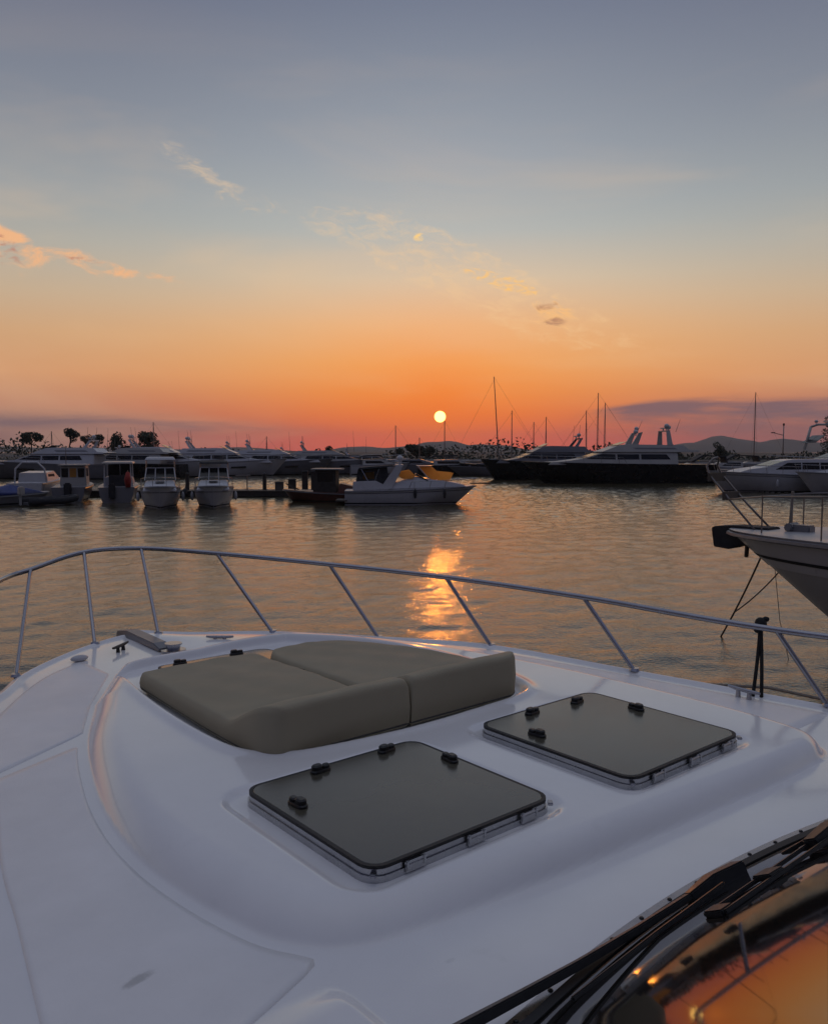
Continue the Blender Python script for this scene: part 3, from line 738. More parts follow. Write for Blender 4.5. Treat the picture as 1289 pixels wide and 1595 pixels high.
# wiper nearest the frame: housing on the middle line, long arm to port
w1_ = MB(); bar(w1_, [(-.30, 1.262, .150), (-.18, 1.255, .158), (-.045, 1.235, .162)], [.03, .050, .056], [.025, .05, .055])
wip = w1_.build('wiper', M['black'], yacht, smooth=True, angle=35, bevel=.005); wip['label'] = 'long black wiper arm lying along the windscreen base'
a1 = MB(); bar(a1, [(-.24, 1.262, .152), (-.56, 1.262, .150), (-.80, 1.266, .150), (-1.0, 1.276, .150), (-1.22, 1.290, .150), (-1.40, 1.295, .150)], [.028, .024, .026, .030, .036, .036], [.02, .02, .022, .024, .026, .026]); a1.build('wiper_arm', M['black'], wip, bevel=.004)
a2 = MB(); bar(a2, [(-.20, 1.205, gz(1.205)+.045), (-.56, 1.195, gz(1.195)+.03), (-.98, 1.14, gz(1.14)+.03)], [.014, .012, .010], .012); a2.build('wiper_link', M['black'], wip, bevel=.003)
# second wiper: twin arms lying higher on the glass
w2_ = MB(); bar(w2_, [(.32, 1.075, gz(1.075)+.055), (.22, 1.08, gz(1.08)+.06), (.10, 1.09, gz(1.09)+.05)], [.07, .06, .05], [.05, .05, .035])
wip2 = w2_.build('wiper', M['black'], yacht, smooth=True, angle=35, bevel=.005); wip2['label'] = 'second black wiper with twin arms higher on the glass'
for dq in (.0, .046):
    a = MB(); bar(a, [(.20, 1.098-dq, gz(1.09-dq)+.048), (-.10, 1.108-dq, gz(1.108-dq)+.042), (-.45, 1.110-dq, gz(1.11-dq)+.036)], .013, .012); a.build('wiper_arm', M['black'], wip2, bevel=.003)
a = MB(); bar(a, [(-.12, 1.09, gz(1.09)+.045), (-.20, 1.092, gz(1.09)+.045)], .062, .018); a.build('arm_clamp', M['black'], wip2, bevel=.004)
a = MB(); bar(a, [(-.40, 1.092, gz(1.09)+.036), (-.46, 1.092, gz(1.09)+.036)], .062, .016); a.build('arm_clamp', M['black'], wip2, bevel=.004)
a = MB(); bar(a, [(.05, 1.06, gz(1.06)+.016), (-.30, 1.075, gz(1.075)+.018), (-.66, 1.058, gz(1.058)+.012)], .012, .014); a.build('wiper_blade', M['rubber'], wip2)
a = MB(); bar(a, [(.16, 1.205, gz(1.2)+.015), (.36, 1.12, gz(1.12)+.05), (.60, 1.08, gz(1.08)+.05)], .013, .013); a.build('link_rod', M['black'], wip2, bevel=.003)

for o in [c for c in yacht.children if c.name.split('.')[0] in ('windscreen', 'upper_screen', 'wiper')]: o.location = (.085, .036, -.055) if not o.name.startswith('wiper') else (.080, .022, -.064)

# ---- lines tied to the rail
kn = top_z(1184, 971, .41)
root = thing('mooring_line', 'black line knotted round the rail, both tails hanging to the deck edge', 'rope', YROOT, PSI)
mb = MB(); mb.ball((kn[0], kn[1], kn[2]), (.034, .034, .036), 10, 7); mb.ball((kn[0]-.012, kn[1]+.012, kn[2]-.03), (.024, .024, .028), 8, 6); mb.ball((kn[0]+.02, kn[1]-.02, kn[2]+.025), (.02, .02, .016), 8, 6)
mb.build('knot', M['blackrope'], root, smooth=True)
for (px, py, z) in ((1170, 1082, .0), (1185, 1084, .0)):
    e_ = dk(px, py, z); q = [(kn[0]+(e_[0]-kn[0])*t+.01*math.sin(3*t), kn[1]+(e_[1]-kn[1])*t, kn[2]+(-.06-kn[2])*t) for t in np.linspace(0.02, 1, 7)]
    MB().tube(q, [.013]+[.0105]*6, 7).build('tail', M['blackrope'], root, smooth=True)

# ------------------------------------------------------------------ harbour: boats. boat frame x = bow, y = port, z up from the waterline, origin amidships
def hull_fn(L, B, fb, fs, rake=.12, full=.45, wl=.86):
    def hb(t):                                           # t 0 stern .. 1 bow
        return B/2*(.90+.10*min(1, t/.35)) if t < full else B/2*math.sqrt(max(0, 1-((t-full)/(1-full))**2.3))
    def zd(t): return fs+(fb-fs)*t**1.6
    return hb, zd
def make_hull(root, L, B, fb, fs, m, rake=.12, full=.45, stripe=None, boot=M['antifoul'], name='hull'):
    hb, zd = hull_fn(L, B, fb, fs, rake, full)
    n = 22; lev = [(1, 1.0), (.86, .985), (.45, .93), (.10, .80), (-.12, .70)]
    vs = []; fcs = []
    ts = [1-(1-i/n)**1.5 for i in range(n+1)]
    for t in ts:
        h = hb(t); z0 = zd(t)
        for zf, wf in lev:
            shrink = 1-(1-wf)*(1+2.2*sst(t, .5, 1.0)); x = (t-.5)*L-rake*L*(1-max(zf, -.1))*float(sst(t, .45, 1.0))
            vs.append((x, h*max(shrink, .05), z0*zf if zf > 0 else zf*2))
    k = len(lev); off = len(vs)
    vs += [(x, -y, z) for x, y, z in vs]
    for i in range(n):
        for j in range(k-1):
            a = i*k+j; fcs.append((a, a+k, a+k+1, a+1)); b = off+a; fcs.append((b, b+1, b+k+1, b+k))
        fcs.append((i*k, off+i*k, off+(i+1)*k, (i+1)*k))
    fcs.append(tuple(range(k))+tuple(off+j for j in range(k-1, -1, -1)))
    e = n*k; fcs.append(tuple(e+j for j in range(k-1, -1, -1))+tuple(off+e+j for j in range(k)))
    h = MB().add(vs, fcs).build(name, m, root, smooth=True, angle=32)
    def side(z_of, w, mm, nm, pr=.012):
        mb = MB()
        for sgn in (1, -1):
            v2 = []; f2 = []
            for i, t in enumerate(ts):
                z0 = zd(t); c = z_of(t, z0)
                for zz in (c+w/2, c-w/2):
                    zf = zz/z0
                    wf = np.interp(zf, [q[0] for q in lev[::-1]], [q[1] for q in lev[::-1]])
                    sh = 1-(1-wf)*(1+2.2*float(sst(t, .5, 1.0))); x = (t-.5)*L-rake*L*(1-max(zf, -.1))*float(sst(t, .45, 1.0))
                    v2.append((x+.012*float(t > .97), sgn*(hb(t)*max(sh, .05)+pr), zz))
            f2 = [(2*i, 2*i+1, 2*i+3, 2*i+2) for i in range(n)]
            mb.add(v2, f2)
        mb.build(nm, mm, h)
    side(lambda t, z0: .07, .16, boot, 'boot_stripe')
    for q_, st in enumerate(stripe if isinstance(stripe, list) else [stripe] if stripe else []): side(lambda t, z0: z0*st[0], st[1], st[2], 'hull_stripe', .012+.008*q_)
    mb = MB(); mb.tube([((t-.5)*L, hb(t)+.02, zd(t)-.06) for t in ts]+[((t-.5)*L, -hb(t)-.02, zd(t)-.06) for t in ts[::-1]], .035, 5); mb.build('rub_rail', M['grey'] if m is not M['navy'] else M['navy'], h)
    return h, hb, zd
def side_windows(root, polys, w0, w1, zr, m=None, name='window'):
    """one pane per polygon on each side; half width runs w0..w1 over zr"""
    for pl in polys:
        for sg in (1, -1):
            f = lambda z: w0+(w1-w0)*(z-zr[0])/(zr[1]-zr[0])+.012
            c = np.mean(pl, 0)
            vs = [(x, sg*f(z), z) for x, z in pl]+[(x, sg*(f(z)-.03), z) for x, z in pl]; k = len(pl)
            MB().add(vs, [tuple(range(k)), tuple(range(2*k-1, k-1, -1))]+[(i, (i+1) % k, k+(i+1) % k, k+i) for i in range(k)]).build(name, m or M['window'], root)
def front_panes(root, p0, p1, w0, w1, n, m=None, name='windscreen', gap=.05):
    """raked front panes between two (x,z) points, proud of the slope"""
    p0 = Vector((p0[0], 0, p0[1])); p1 = Vector((p1[0], 0, p1[1])); d = (p1-p0).normalized(); nn = Vector((-d.z, 0, d.x)); nn = -nn if nn.x < 0 else nn
    for i in range(n):
        a = -1+2*i/n+gap*.5; b = -1+2*(i+1)/n-gap*.5; vs = []
        for o in (.015, -.02):
            for p, w in ((p0, w0), (p1, w1)):
                for q in ((a, b) if p is p0 else (b, a)): v_ = p+nn*o; vs.append((v_.x, q*w, v_.z))
        MB().add(vs, [(0, 1, 2, 3), (7, 6, 5, 4), (0, 4, 5, 1), (1, 5, 6, 2), (2, 6, 7, 3), (3, 7, 4, 0)]).build(name, m or M['window'], root)
def bow_rail(root, L, hb, zd, t0, h, n=6, r=.022, lean=.15, mid=False):
    ts = np.linspace(t0, .995, n*3); pt = lambda t, s, k: ((t-.5)*L+lean*k*float(t > .6)*t, s*max(hb(t)-.06, .02), zd(t)+h*k)
    pts = [pt(t, 1, 1) for t in ts]+[pt(t, -1, 1) for t in ts[::-1]]
    rr = MB().tube([pt(t0-.02, 1, .1)]+pts+[pt(t0-.02, -1, .1)], r, 5).build('rail', M['steel'], root)
    if mid: MB().tube([pt(t, 1, .5) for t in ts]+[pt(t, -1, .5) for t in ts[::-1]], r*.7, 5).build('mid_rail', M['steel'], rr)
    for t in np.linspace(t0+.02, .97, n):
        for s in (1, -1): MB().tube([pt(t, s, -.02), pt(t, s, 1)], r*.8, 5).build('stanchion', M['steel'], rr)
def radar(root, x, z, y=0, r=.32, dome=True):
    mb = MB(); mb.tube([(x, y, z), (x, y, z+.22)], .07, 7)
    if dome: mb.ball((x, y, z+.42), (r, r, r*.85), 10, 7)
    else: mb.box((x, y, z+.30), (.16, 1.3, .14))
    mb.build('radar_dome' if dome else 'radar_scanner', M['white'], root, smooth=dome)
def aerial(root, x, y, z, h, lean=-.1):
    MB().tube([(x, y, z), (x+lean*h, y, z+h)], [.028, .014], 5).build('aerial', M['mast'], root)
def arch(root, x, z, w, h, sweep, m, th=.45, bar=.16, yin=.75):
    """swept equipment arch: two legs and a top bar"""
    mb = MB()
    for s in (1, -1):
        a = (x, s*w, z); b = (x-sweep, s*w*yin, z+h)
        mb.add([(a[0]-th/2, a[1]-.06, a[2]), (a[0]+th/2, a[1]-.06, a[2]), (a[0]+th/2, a[1]+.06, a[2]), (a[0]-th/2, a[1]+.06, a[2]),
                (b[0]-th/3, b[1]-.05, b[2]), (b[0]+th/3, b[1]-.05, b[2]), (b[0]+th/3, b[1]+.05, b[2]), (b[0]-th/3, b[1]+.05, b[2])],
               [(3, 2, 1, 0), (4, 5, 6, 7), (0, 1, 5, 4), (1, 2, 6, 5), (2, 3, 7, 6), (3, 0, 4, 7)])
    mb.box((x-sweep, 0, z+h), (th*.75, 2*w*yin+.1, bar))
    return mb.build('radar_arch', m, root, bevel=.03)

def boat_root(name, label, px, pw, heading, cat='yacht', group=None, roll=0):
    X, Y = wat(px, pw); return thing(name, label, cat, (X, Y, 0), R(heading), group, rx=roll)

def fly_yacht(root, L, B, fb, fs, hm, sm, k=1.0, flyb=True, archk=True, x0=.16, x1=.86, stripe=None, ports=True, dome=2):
    """flybridge motor yacht; fractions run from the stern"""
    h, hb, zd = make_hull(root, L, B, fb, fs, hm, stripe=stripe)
    X = lambda t: (t-.5)*L
    zb = zd(.45)-.12
    dh = [(X(x0), zb), (X(x0), zb+1.15*k), (X(x0)+.3, zb+1.30*k), (X(.56), zb+1.30*k), (X(.60), zb+1.22*k), (X(.70), zb+.62*k), (X(.80), zb+.36*k), (X(x1), zb+.25+(zd(x1)-zb-.2)*.6), (X(x1)+.4, zb)]
    d = MB().prism(dh, B*.40, B*.33).build('deckhouse', sm, root, smooth=True, angle=30, bevel=.05)
    w0, w1, zr = B*.40, B*.33, (zb, zb+1.30*k)
    side_windows(d, [[(X(.24), zb+.55*k), (X(.395), zb+.55*k), (X(.395), zb+1.08*k), (X(.26), zb+1.08*k)],
                     [(X(.405), zb+.55*k), (X(.52), zb+.55*k), (X(.52), zb+1.08*k), (X(.405), zb+1.08*k)],
                     [(X(.53), zb+.55*k), (X(.685), zb+.62*k), (X(.60), zb+1.12*k), (X(.53), zb+1.08*k)]], w0, w1, zr)
    front_panes(d, (X(.695), zb+.66*k), (X(.605), zb+1.19*k), B*.34, B*.32, 3)
    z2 = zb+1.30*k; zt = z2
    if flyb:
        f = MB().prism([(X(.10), z2), (X(.08), z2+.16), (X(.14), z2+.26), (X(.17), z2+.72*k), (X(.44), z2+.80*k), (X(.50), z2+.74*k), (X(.60), z2+.05), (X(.60), z2)], B*.36, B*.31).build('flybridge', sm, root, smooth=True, angle=30, bevel=.05)
        front_panes(f, (X(.515), z2+.70*k), (X(.46), z2+1.08*k), B*.26, B*.23, 2, M['window'], 'wind_deflector')
        side_windows(f, [[(X(.20), z2+.30*k), (X(.42), z2+.30*k), (X(.44), z2+.46*k), (X(.22), z2+.46*k)]], B*.36, B*.31, (z2, z2+.8*k), M['grey'], 'vent_panel')
        zt = z2+.72*k
    if archk:
        a = arch(root, X(.24), zt-.1, B*.30, 1.05*k, .75*k, sm)
        for i in range(dome): radar(a, X(.24)-.75*k, zt+1.0*k, (-.55, .6, 0)[i]*B*.22*(dome > 1), .26*k)
        radar(a, X(.24)-.4*k, zt+.95*k, 0, dome=False)
        for s in (-1, 1): aerial(a, X(.22), s*B*.26, zt+.3, 2.3*k)
    if ports:
        side_windows(h, [[(X(.56), zd(.6)*.52), (X(.68), zd(.6)*.55), (X(.68), zd(.6)*.66), (X(.56), zd(.6)*.63)]], hb(.62)*.955, hb(.62)*.97, (0, zd(.6)))
    bow_rail(root, L, hb, zd, .5, .62, 6)
    return h, d, hb, zd, zb

# --- black-hulled yacht and its neighbour, in front of the right-hand quay
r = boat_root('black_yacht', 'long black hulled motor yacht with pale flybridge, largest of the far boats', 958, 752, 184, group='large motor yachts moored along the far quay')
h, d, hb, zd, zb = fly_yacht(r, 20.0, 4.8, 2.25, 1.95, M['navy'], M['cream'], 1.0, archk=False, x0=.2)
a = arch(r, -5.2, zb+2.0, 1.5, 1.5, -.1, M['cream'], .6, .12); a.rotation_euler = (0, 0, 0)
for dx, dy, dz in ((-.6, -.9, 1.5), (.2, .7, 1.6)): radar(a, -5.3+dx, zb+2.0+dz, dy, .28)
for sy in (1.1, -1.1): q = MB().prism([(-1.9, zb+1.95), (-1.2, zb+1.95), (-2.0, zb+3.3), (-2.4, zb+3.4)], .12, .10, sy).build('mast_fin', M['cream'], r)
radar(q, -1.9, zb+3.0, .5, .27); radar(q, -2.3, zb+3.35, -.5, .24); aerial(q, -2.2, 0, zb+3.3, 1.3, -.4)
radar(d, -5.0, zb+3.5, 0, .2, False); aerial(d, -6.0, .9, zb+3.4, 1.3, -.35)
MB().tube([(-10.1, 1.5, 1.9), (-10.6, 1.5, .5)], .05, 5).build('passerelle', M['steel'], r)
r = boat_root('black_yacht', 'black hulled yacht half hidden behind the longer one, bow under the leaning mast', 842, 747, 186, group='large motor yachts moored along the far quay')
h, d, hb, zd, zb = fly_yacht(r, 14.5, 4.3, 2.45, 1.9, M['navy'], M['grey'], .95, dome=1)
# --- yachts at the right margin
r = boat_root('cabin_cruiser', 'white sedan cruiser with dark side windows, right margin, bow to the left', 1216, 766, 183, 'cruiser')
h, hb, zd = make_hull(r, 12.4, 3.9, 1.75, 1.35, M['white'], stripe=(.84, .05, M['grey']))
d = MB().prism([(-4.6, 1.25), (-4.6, 2.45), (-4.2, 2.68), (-.4, 2.66), (.4, 2.55), (1.9, 2.05), (3.4, 1.85), (4.6, 1.5)], 1.45, 1.2).build('deckhouse', M['white'], r, smooth=True, angle=28, bevel=.05)
side_windows(d, [[(-3.9, 1.85), (-2.5, 1.85), (-2.5, 2.4), (-3.9, 2.4)], [(-2.4, 1.85), (-1.0, 1.85), (-1.0, 2.4), (-2.4, 2.4)], [(-.9, 1.85), (1.2, 1.85), (.2, 2.38), (-.9, 2.4)]], 1.45, 1.2, (1.25, 2.68))
front_panes(d, (1.75, 2.10), (.45, 2.52), 1.25, 1.2, 2)
bow_rail(r, 12.4, hb, zd, .45, .6, 6)
for xf in (-1.5, 1.4): MB().ball((xf, hb(.5)+.14, .75), (.11, .11, .34), 8, 6).build('fender', M['canvas_white'], r, smooth=True)
r = boat_root('flybridge_yacht', 'white flybridge yacht with an open goalpost arch, right margin behind the sedan cruiser', 1330, 757, 181, group='large motor yachts moored along the far quay')
h, d, hb, zd, zb = fly_yacht(r, 17.0, 4.6, 2.3, 1.8, M['white'], M['white'], 1.15, archk=False, x0=.12, x1=.84)
zt = zb+1.3*1.15+.72*1.15
mbx = MB()
for xx in (4.0, .9): mbx.tube([(xx+.55*(1 if xx > 2 else -1), -.8, zt-.7), (xx, -.8, zt+1.5)], .13, 6)
mbx.tube([(4.0, -.8, zt+1.5), (3.3, -.8, zt+1.72), (1.6, -.8, zt+1.72), (.9, -.8, zt+1.5)], .11, 6)
a = mbx.build('goalpost_arch', M['cream'], r, smooth=True); radar(a, 2.4, zt+1.75, -.8, .3, False); radar(a, 3.5, zt+1.6, -.8, .18)
front_panes(d, (4.6, zb+2.3), (3.6, zb+3.0), 1.4, 1.3, 2)
r = boat_root('white_cruiser', 'pale cruiser cut by the right edge, its raised bow ahead of the sedan cruiser', 1345, 769, 184, 'cruiser')
h, hb, zd = make_hull(r, 11, 3.7, 1.75, 1.45, M['white'])
d = MB().prism([(-3.5, 1.3), (-3.4, 2.3), (.0, 2.35), (2.3, 1.9), (4.0, 1.55)], 1.3, 1.0).build('deckhouse', M['white'], r, bevel=.05)
side_windows(d, [[(-2.9, 1.7), (-.2, 1.7), (-.4, 2.15), (-2.9, 2.15)]], 1.3, 1.0, (1.3, 2.35)); bow_rail(r, 11, hb, zd, .5, .55, 5)
# --- smaller boats lying between the black yacht and the right margin
for px, pw, L, lab in ((1078, 748, 8.5, 'small dark canopied cruiser in the gap right of the black yacht'), (1128, 744, 9.5, 'low white cruiser with a grey sprayhood in front of the round tree')):
    r = boat_root('small_cruiser', lab, px, pw, 178, 'cruiser', 'small cruisers lying in the background')
    h, hb, zd = make_hull(r, L, 3.0, 1.6, 1.2, M['grey'] if px < 1100 else M['white'])
    d = MB().prism([(-L*.2, 1.1), (-L*.2, 2.0), (0, 2.15), (L*.12, 1.8), (L*.32, 1.4), (L*.36, 1.2)], 1.1, .85).build('deckhouse', M['cream'], r, bevel=.04)
    side_windows(d, [[(-L*.17, 1.5), (L*.08, 1.5), (0, 1.9), (-L*.17, 1.9)]], 1.1, .85, (1.1, 2.15))
    MB().prism([(-L*.42, 2.0), (-L*.4, 2.75), (-L*.1, 2.9), (L*.06, 2.15), (L*.02, 2.1), (-L*.12, 2.8), (-L*.38, 2.66), (-L*.40, 2.0)], 1.05, .9).build('canopy', M['canvas'], r)

# --- row of white yachts at left centre, bows to the right
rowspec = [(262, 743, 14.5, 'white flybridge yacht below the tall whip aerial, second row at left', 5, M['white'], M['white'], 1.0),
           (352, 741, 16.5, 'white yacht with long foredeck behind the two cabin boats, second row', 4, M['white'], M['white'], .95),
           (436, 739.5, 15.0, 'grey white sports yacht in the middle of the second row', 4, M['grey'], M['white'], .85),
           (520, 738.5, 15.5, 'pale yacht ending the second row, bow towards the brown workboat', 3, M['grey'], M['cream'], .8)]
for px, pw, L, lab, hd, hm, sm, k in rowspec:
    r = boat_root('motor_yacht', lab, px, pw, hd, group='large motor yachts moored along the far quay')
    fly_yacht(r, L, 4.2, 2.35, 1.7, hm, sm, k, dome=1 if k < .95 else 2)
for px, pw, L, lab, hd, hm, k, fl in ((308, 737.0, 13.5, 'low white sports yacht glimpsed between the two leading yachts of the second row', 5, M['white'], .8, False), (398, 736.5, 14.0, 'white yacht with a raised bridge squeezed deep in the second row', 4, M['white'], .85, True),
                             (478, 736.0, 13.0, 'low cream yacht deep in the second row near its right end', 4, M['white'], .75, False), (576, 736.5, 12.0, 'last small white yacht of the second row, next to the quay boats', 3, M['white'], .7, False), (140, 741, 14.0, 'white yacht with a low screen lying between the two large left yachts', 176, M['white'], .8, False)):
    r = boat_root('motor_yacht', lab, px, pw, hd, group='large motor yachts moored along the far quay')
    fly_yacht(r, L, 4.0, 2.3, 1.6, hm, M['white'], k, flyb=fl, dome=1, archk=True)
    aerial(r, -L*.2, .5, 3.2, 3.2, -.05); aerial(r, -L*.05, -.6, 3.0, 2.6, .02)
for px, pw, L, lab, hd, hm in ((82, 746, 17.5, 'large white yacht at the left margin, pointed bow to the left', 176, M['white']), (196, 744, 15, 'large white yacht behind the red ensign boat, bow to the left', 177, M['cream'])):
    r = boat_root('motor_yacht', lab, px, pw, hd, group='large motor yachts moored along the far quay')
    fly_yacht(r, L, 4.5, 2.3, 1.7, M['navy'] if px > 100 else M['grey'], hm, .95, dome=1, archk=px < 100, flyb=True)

# --- two cabin boats facing us, and their neighbours at the pontoon
def bow_on(px, pw, hd, L, B, top, lab, canopy):
    r = boat_root('cabin_boat', lab, px, pw, hd, 'cabin boat', 'cabin boats moored bow out at the pontoon')
    h, hb, zd = make_hull(r, L, B, 1.35, 1.05, M['white'], full=.5, stripe=(.72, .05, M['grey']))
    zb = 1.0
    d = MB().prism([(-L*.2, zb), (-L*.2, zb+.55), (L*.10, zb+.58), (L*.34, zb+.40), (L*.42, zb+.12), (L*.42, zb)], B*.40, B*.34).build('cabin', M['white'], r, smooth=True, angle=28, bevel=.05)
    front_panes(d, (L*.10, zb+.60), (-.04*L, zb+1.28), B*.37, B*.33, 3, M['window'])
    fr = MB()
    for t in (-1, -.34, .34, 1): fr.tube([(L*.10, t*B*.375, zb+.58), (-.04*L, t*B*.335, zb+1.30)], .03, 5)
    fr.tube([(-.04*L, -B*.335, zb+1.30), (-.04*L, B*.335, zb+1.30)], .03, 5); fr.build('screen_frame', M['white'], d)
    side_windows(d, [[(-L*.18, zb+.62), (L*.05, zb+.62), (-.05*L, zb+1.2), (-L*.18, zb+1.2)]], B*.365, B*.335, (zb+.5, zb+1.3))
    for s in (1, -1): MB().tube([(-L*.2, s*B*.37, zb+.4), (-L*.2, s*B*.35, zb+top)], .04, 5).build('canopy_leg', M['steel'], r)
    c = MB().prism([(-L*.30, zb+top-.06), (-L*.28, zb+top+.04), (-.12*L, zb+top+.12), (-.02*L, zb+top+.04), (0, zb+top-.08)], B*.38, B*.33).build('canopy', canopy, r, smooth=True, angle=30, bevel=.03)
    MB().box((L*.27, 0, zb+.53), (.5, .5, .04)).build('hatch', M['window'], d)
    bow_rail(r, L, hb, zd, .55, .5, 4, .018)
    for s in (1, -1): MB().ball((L*.1, s*(B/2+.10), .62), (.10, .10, .28), 8, 6).build('fender', M['canvas_white'], r, smooth=True)
    return r
bow_on(251, 788.5, -74, 7.0, 2.35, 1.85, 'white cabin boat facing the viewer under a pale hardtop', M['canvas_white'])
bow_on(334, 787, -77.5, 6.8, 2.35, 1.62, 'white cabin boat facing the viewer under a dark canopy, right of its twin', M['canvas'])
r = boat_root('cabin_boat', 'small white boat under a flat hardtop with a red furled ensign', 187, 779, 106, 'cabin boat', 'cabin boats moored bow out at the pontoon')
h, hb, zd = make_hull(r, 6.4, 2.4, 1.2, 1.0, M['grey'])
d = MB().prism([(-1.0, .9), (-1.0, 1.6), (1.2, 1.6), (2.0, 1.1), (2.2, .9)], .95, .85).build('cabin', M['white'], r, bevel=.04)
for x in (-1.6, .9):
    for s in (1, -1): MB().tube([(x, s*.85, 1.0), (x, s*.8, 2.5)], .04, 5).build('hardtop_post', M['white'], r)
MB().prism([(-1.9, 2.48), (-1.85, 2.6), (1.1, 2.62), (1.3, 2.5)], 1.0, .93).build('hardtop', M['cream'], r, bevel=.03)
front_panes(d, (1.15, 1.62), (.9, 2.4), .8, .76, 2); MB().box((-1.5, 0, 1.35), (.5, 1.1, .8)).build('helm_seat', M['canvas'], r, bevel=.05)
mb = MB(); mb.tube([(-3.0, -.72, .95), (-3.15, -.72, 1.1), (-3.2, -.72, 2.1)], .02, 5); e = mb.build('ensign_staff', M['mast'], r)
MB().tube([(-3.16, -.72, 1.0), (-3.2, -.70, 1.5), (-3.21, -.72, 1.98)], [.16, .22, .10], 8).build('ensign', M['red'], e, smooth=True)
MB().box((-3.35, .25, .75), (.4, .4, 1.0)).build('outboard_motor', M['canvas'], r, bevel=.08)
r = boat_root('fishing_boat', 'small dark fishing boat with a square windowed wheelhouse', 117, 778, 104, 'fishing boat')
h, hb, zd = make_hull(r, 5.6, 2.3, 1.15, .95, M['grey'])
d = MB().prism([(-.5, .9), (-.5, 2.3), (.9, 2.35), (1.1, 1.6), (1.1, .9)], .85, .8).build('wheelhouse', M['cream'], r, bevel=.04)
MB().box((.2, 0, 2.38), (1.9, 1.8, .08)).build('roof', M['cream'], d)
for y in (-.52, 0, .52): MB().box((-.51, y, 1.85), (.03, .42, .6)).build('window', M['vinylglass'] if y == 0 else M['window'], d)
side_windows(d, [[(-.3, 1.6), (.7, 1.6), (.7, 2.15), (-.3, 2.15)]], .83, .80, (.9, 2.35))
MB().box((-2.9, 0, .7), (.45, .45, 1.1)).build('outboard_motor', M['canvas'], r, bevel=.08); aerial(d, 0, .5, 2.4, 1.2, 0)
r = boat_root('white_boat', 'white half cabin boat with a curved arch between the blue cover and the wheelhouse', 62, 775, 98, 'cabin boat', 'cabin boats moored bow out at the pontoon')
h, hb, zd = make_hull(r, 6.4, 2.5, 1.4, 1.15, M['white'])
d = MB().prism([(-1.4, 1.05), (-1.4, 1.8), (.6, 1.9), (1.9, 1.3), (2.1, 1.1)], 1.0, .88).build('cabin', M['white'], r, bevel=.04)
side_windows(d, [[(-1.0, 1.45), (.6, 1.45), (.4, 1.7), (-1.0, 1.7)]], .95, .9, (1.05, 1.9))
MB().tube([(-1.9, -1.05, 1.1), (-1.95, -.95, 2.1), (-1.95, -.5, 2.55), (-1.95, .5, 2.55), (-1.95, .95, 2.1), (-1.9, 1.05, 1.1)], .06, 7).build('arch', M['white'], r, smooth=True)
r = boat_root('covered_boat', 'low dark boat under a bright blue tarpaulin at the left margin', 20, 786, 60, 'boat')
h, hb, zd = make_hull(r, 5.0, 2.0, .75, .6, M['grey'])
MB().prism([(-1.7, .6), (-1.5, .95), (-.2, 1.25), (1.3, .85), (1.9, .66)], .85, .30).build('tarpaulin', M['blue'], r, smooth=True, bevel=.06)
mb = MB(); mb.box((-2.55, 0, .95), (.4, .42, .55)); mb.box((-2.62, 0, .4), (.18, .2, .8)); mb.build('outboard_motor', M['canvas_white'], r, bevel=.08)
r = boat_root('dinghy', 'dark inflatable dinghy with upright outboard in front of the white half cabin boat', 80, 787, 50, 'dinghy')
mb = MB(); mb.tube([(-1.6, .62, .28), (.6, .62, .30), (1.4, .3, .38), (1.6, 0, .42), (1.4, -.3, .38), (.6, -.62, .30), (-1.6, -.62, .28)], .22, 8); mb.build('float', M['canvas'], r, smooth=True)
MB().box((-.1, 0, .16), (2.8, 1.0, .16)).build('floor', M['grey'], r); MB().box((-.4, 0, .42), (.3, 1.1, .06)).build('thwart', M['planks'], r)
mb = MB(); mb.box((-1.8, 0, .95), (.34, .36, .5)); mb.box((-1.86, 0, .4), (.15, .16, .7)); mb.build('outboard_motor', M['cream'], r, bevel=.06)

# --- white cruiser lying in the middle, bow to the right
r = boat_root('sports_cruiser', 'white sports cruiser broadside in mid harbour with glowing orange screens', 640, 785, 2, 'cruiser')
h, hb, zd = make_hull(r, 8.2, 2.9, 1.18, .9, M['white'], rake=.16, stripe=(.80, .05, M['grey']))
d = MB().prism([(-1.6, .95), (-1.6, 1.15), (.2, 1.75), (.9, 1.62), (2.4, 1.42), (3.2, 1.25), (3.4, 1.1)], 1.15, .9).build('cabin', M['white'], r, smooth=True, angle=28, bevel=.05)
MB().prism([(.25, 1.85), (1.0, 1.45), (1.08, 1.48), (.3, 1.93)], 1.0, .92).build('screen_base', M['black'], d)
for s in (-1, 1):
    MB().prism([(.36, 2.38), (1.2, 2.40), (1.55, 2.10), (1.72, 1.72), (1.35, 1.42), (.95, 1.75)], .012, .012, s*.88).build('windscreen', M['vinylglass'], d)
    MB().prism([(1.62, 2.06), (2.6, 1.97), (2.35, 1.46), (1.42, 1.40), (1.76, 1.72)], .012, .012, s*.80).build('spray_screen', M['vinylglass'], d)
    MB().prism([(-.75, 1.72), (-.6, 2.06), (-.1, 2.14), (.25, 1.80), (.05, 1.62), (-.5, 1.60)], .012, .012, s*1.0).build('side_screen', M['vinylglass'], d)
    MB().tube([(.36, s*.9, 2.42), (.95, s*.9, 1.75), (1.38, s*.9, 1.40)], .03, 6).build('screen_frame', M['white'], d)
MB().box((.8, 0, 2.40), (.9, 1.74, .03)).build('screen_roof', M['white'], d)
MB().prism([(-3.45, 1.3), (-3.3, 2.16), (-1.5, 2.34), (-1.35, 1.2)], .98, .90).build('cockpit_enclosure', M['canvas'], r)
side_windows(r, [[(-3.0, 1.6), (-2.3, 1.62), (-2.3, 2.05), (-2.95, 1.98)]], .98, .9, (1.2, 2.34), M['vinylglass'], 'glow_tinted_panel')
mb = MB()
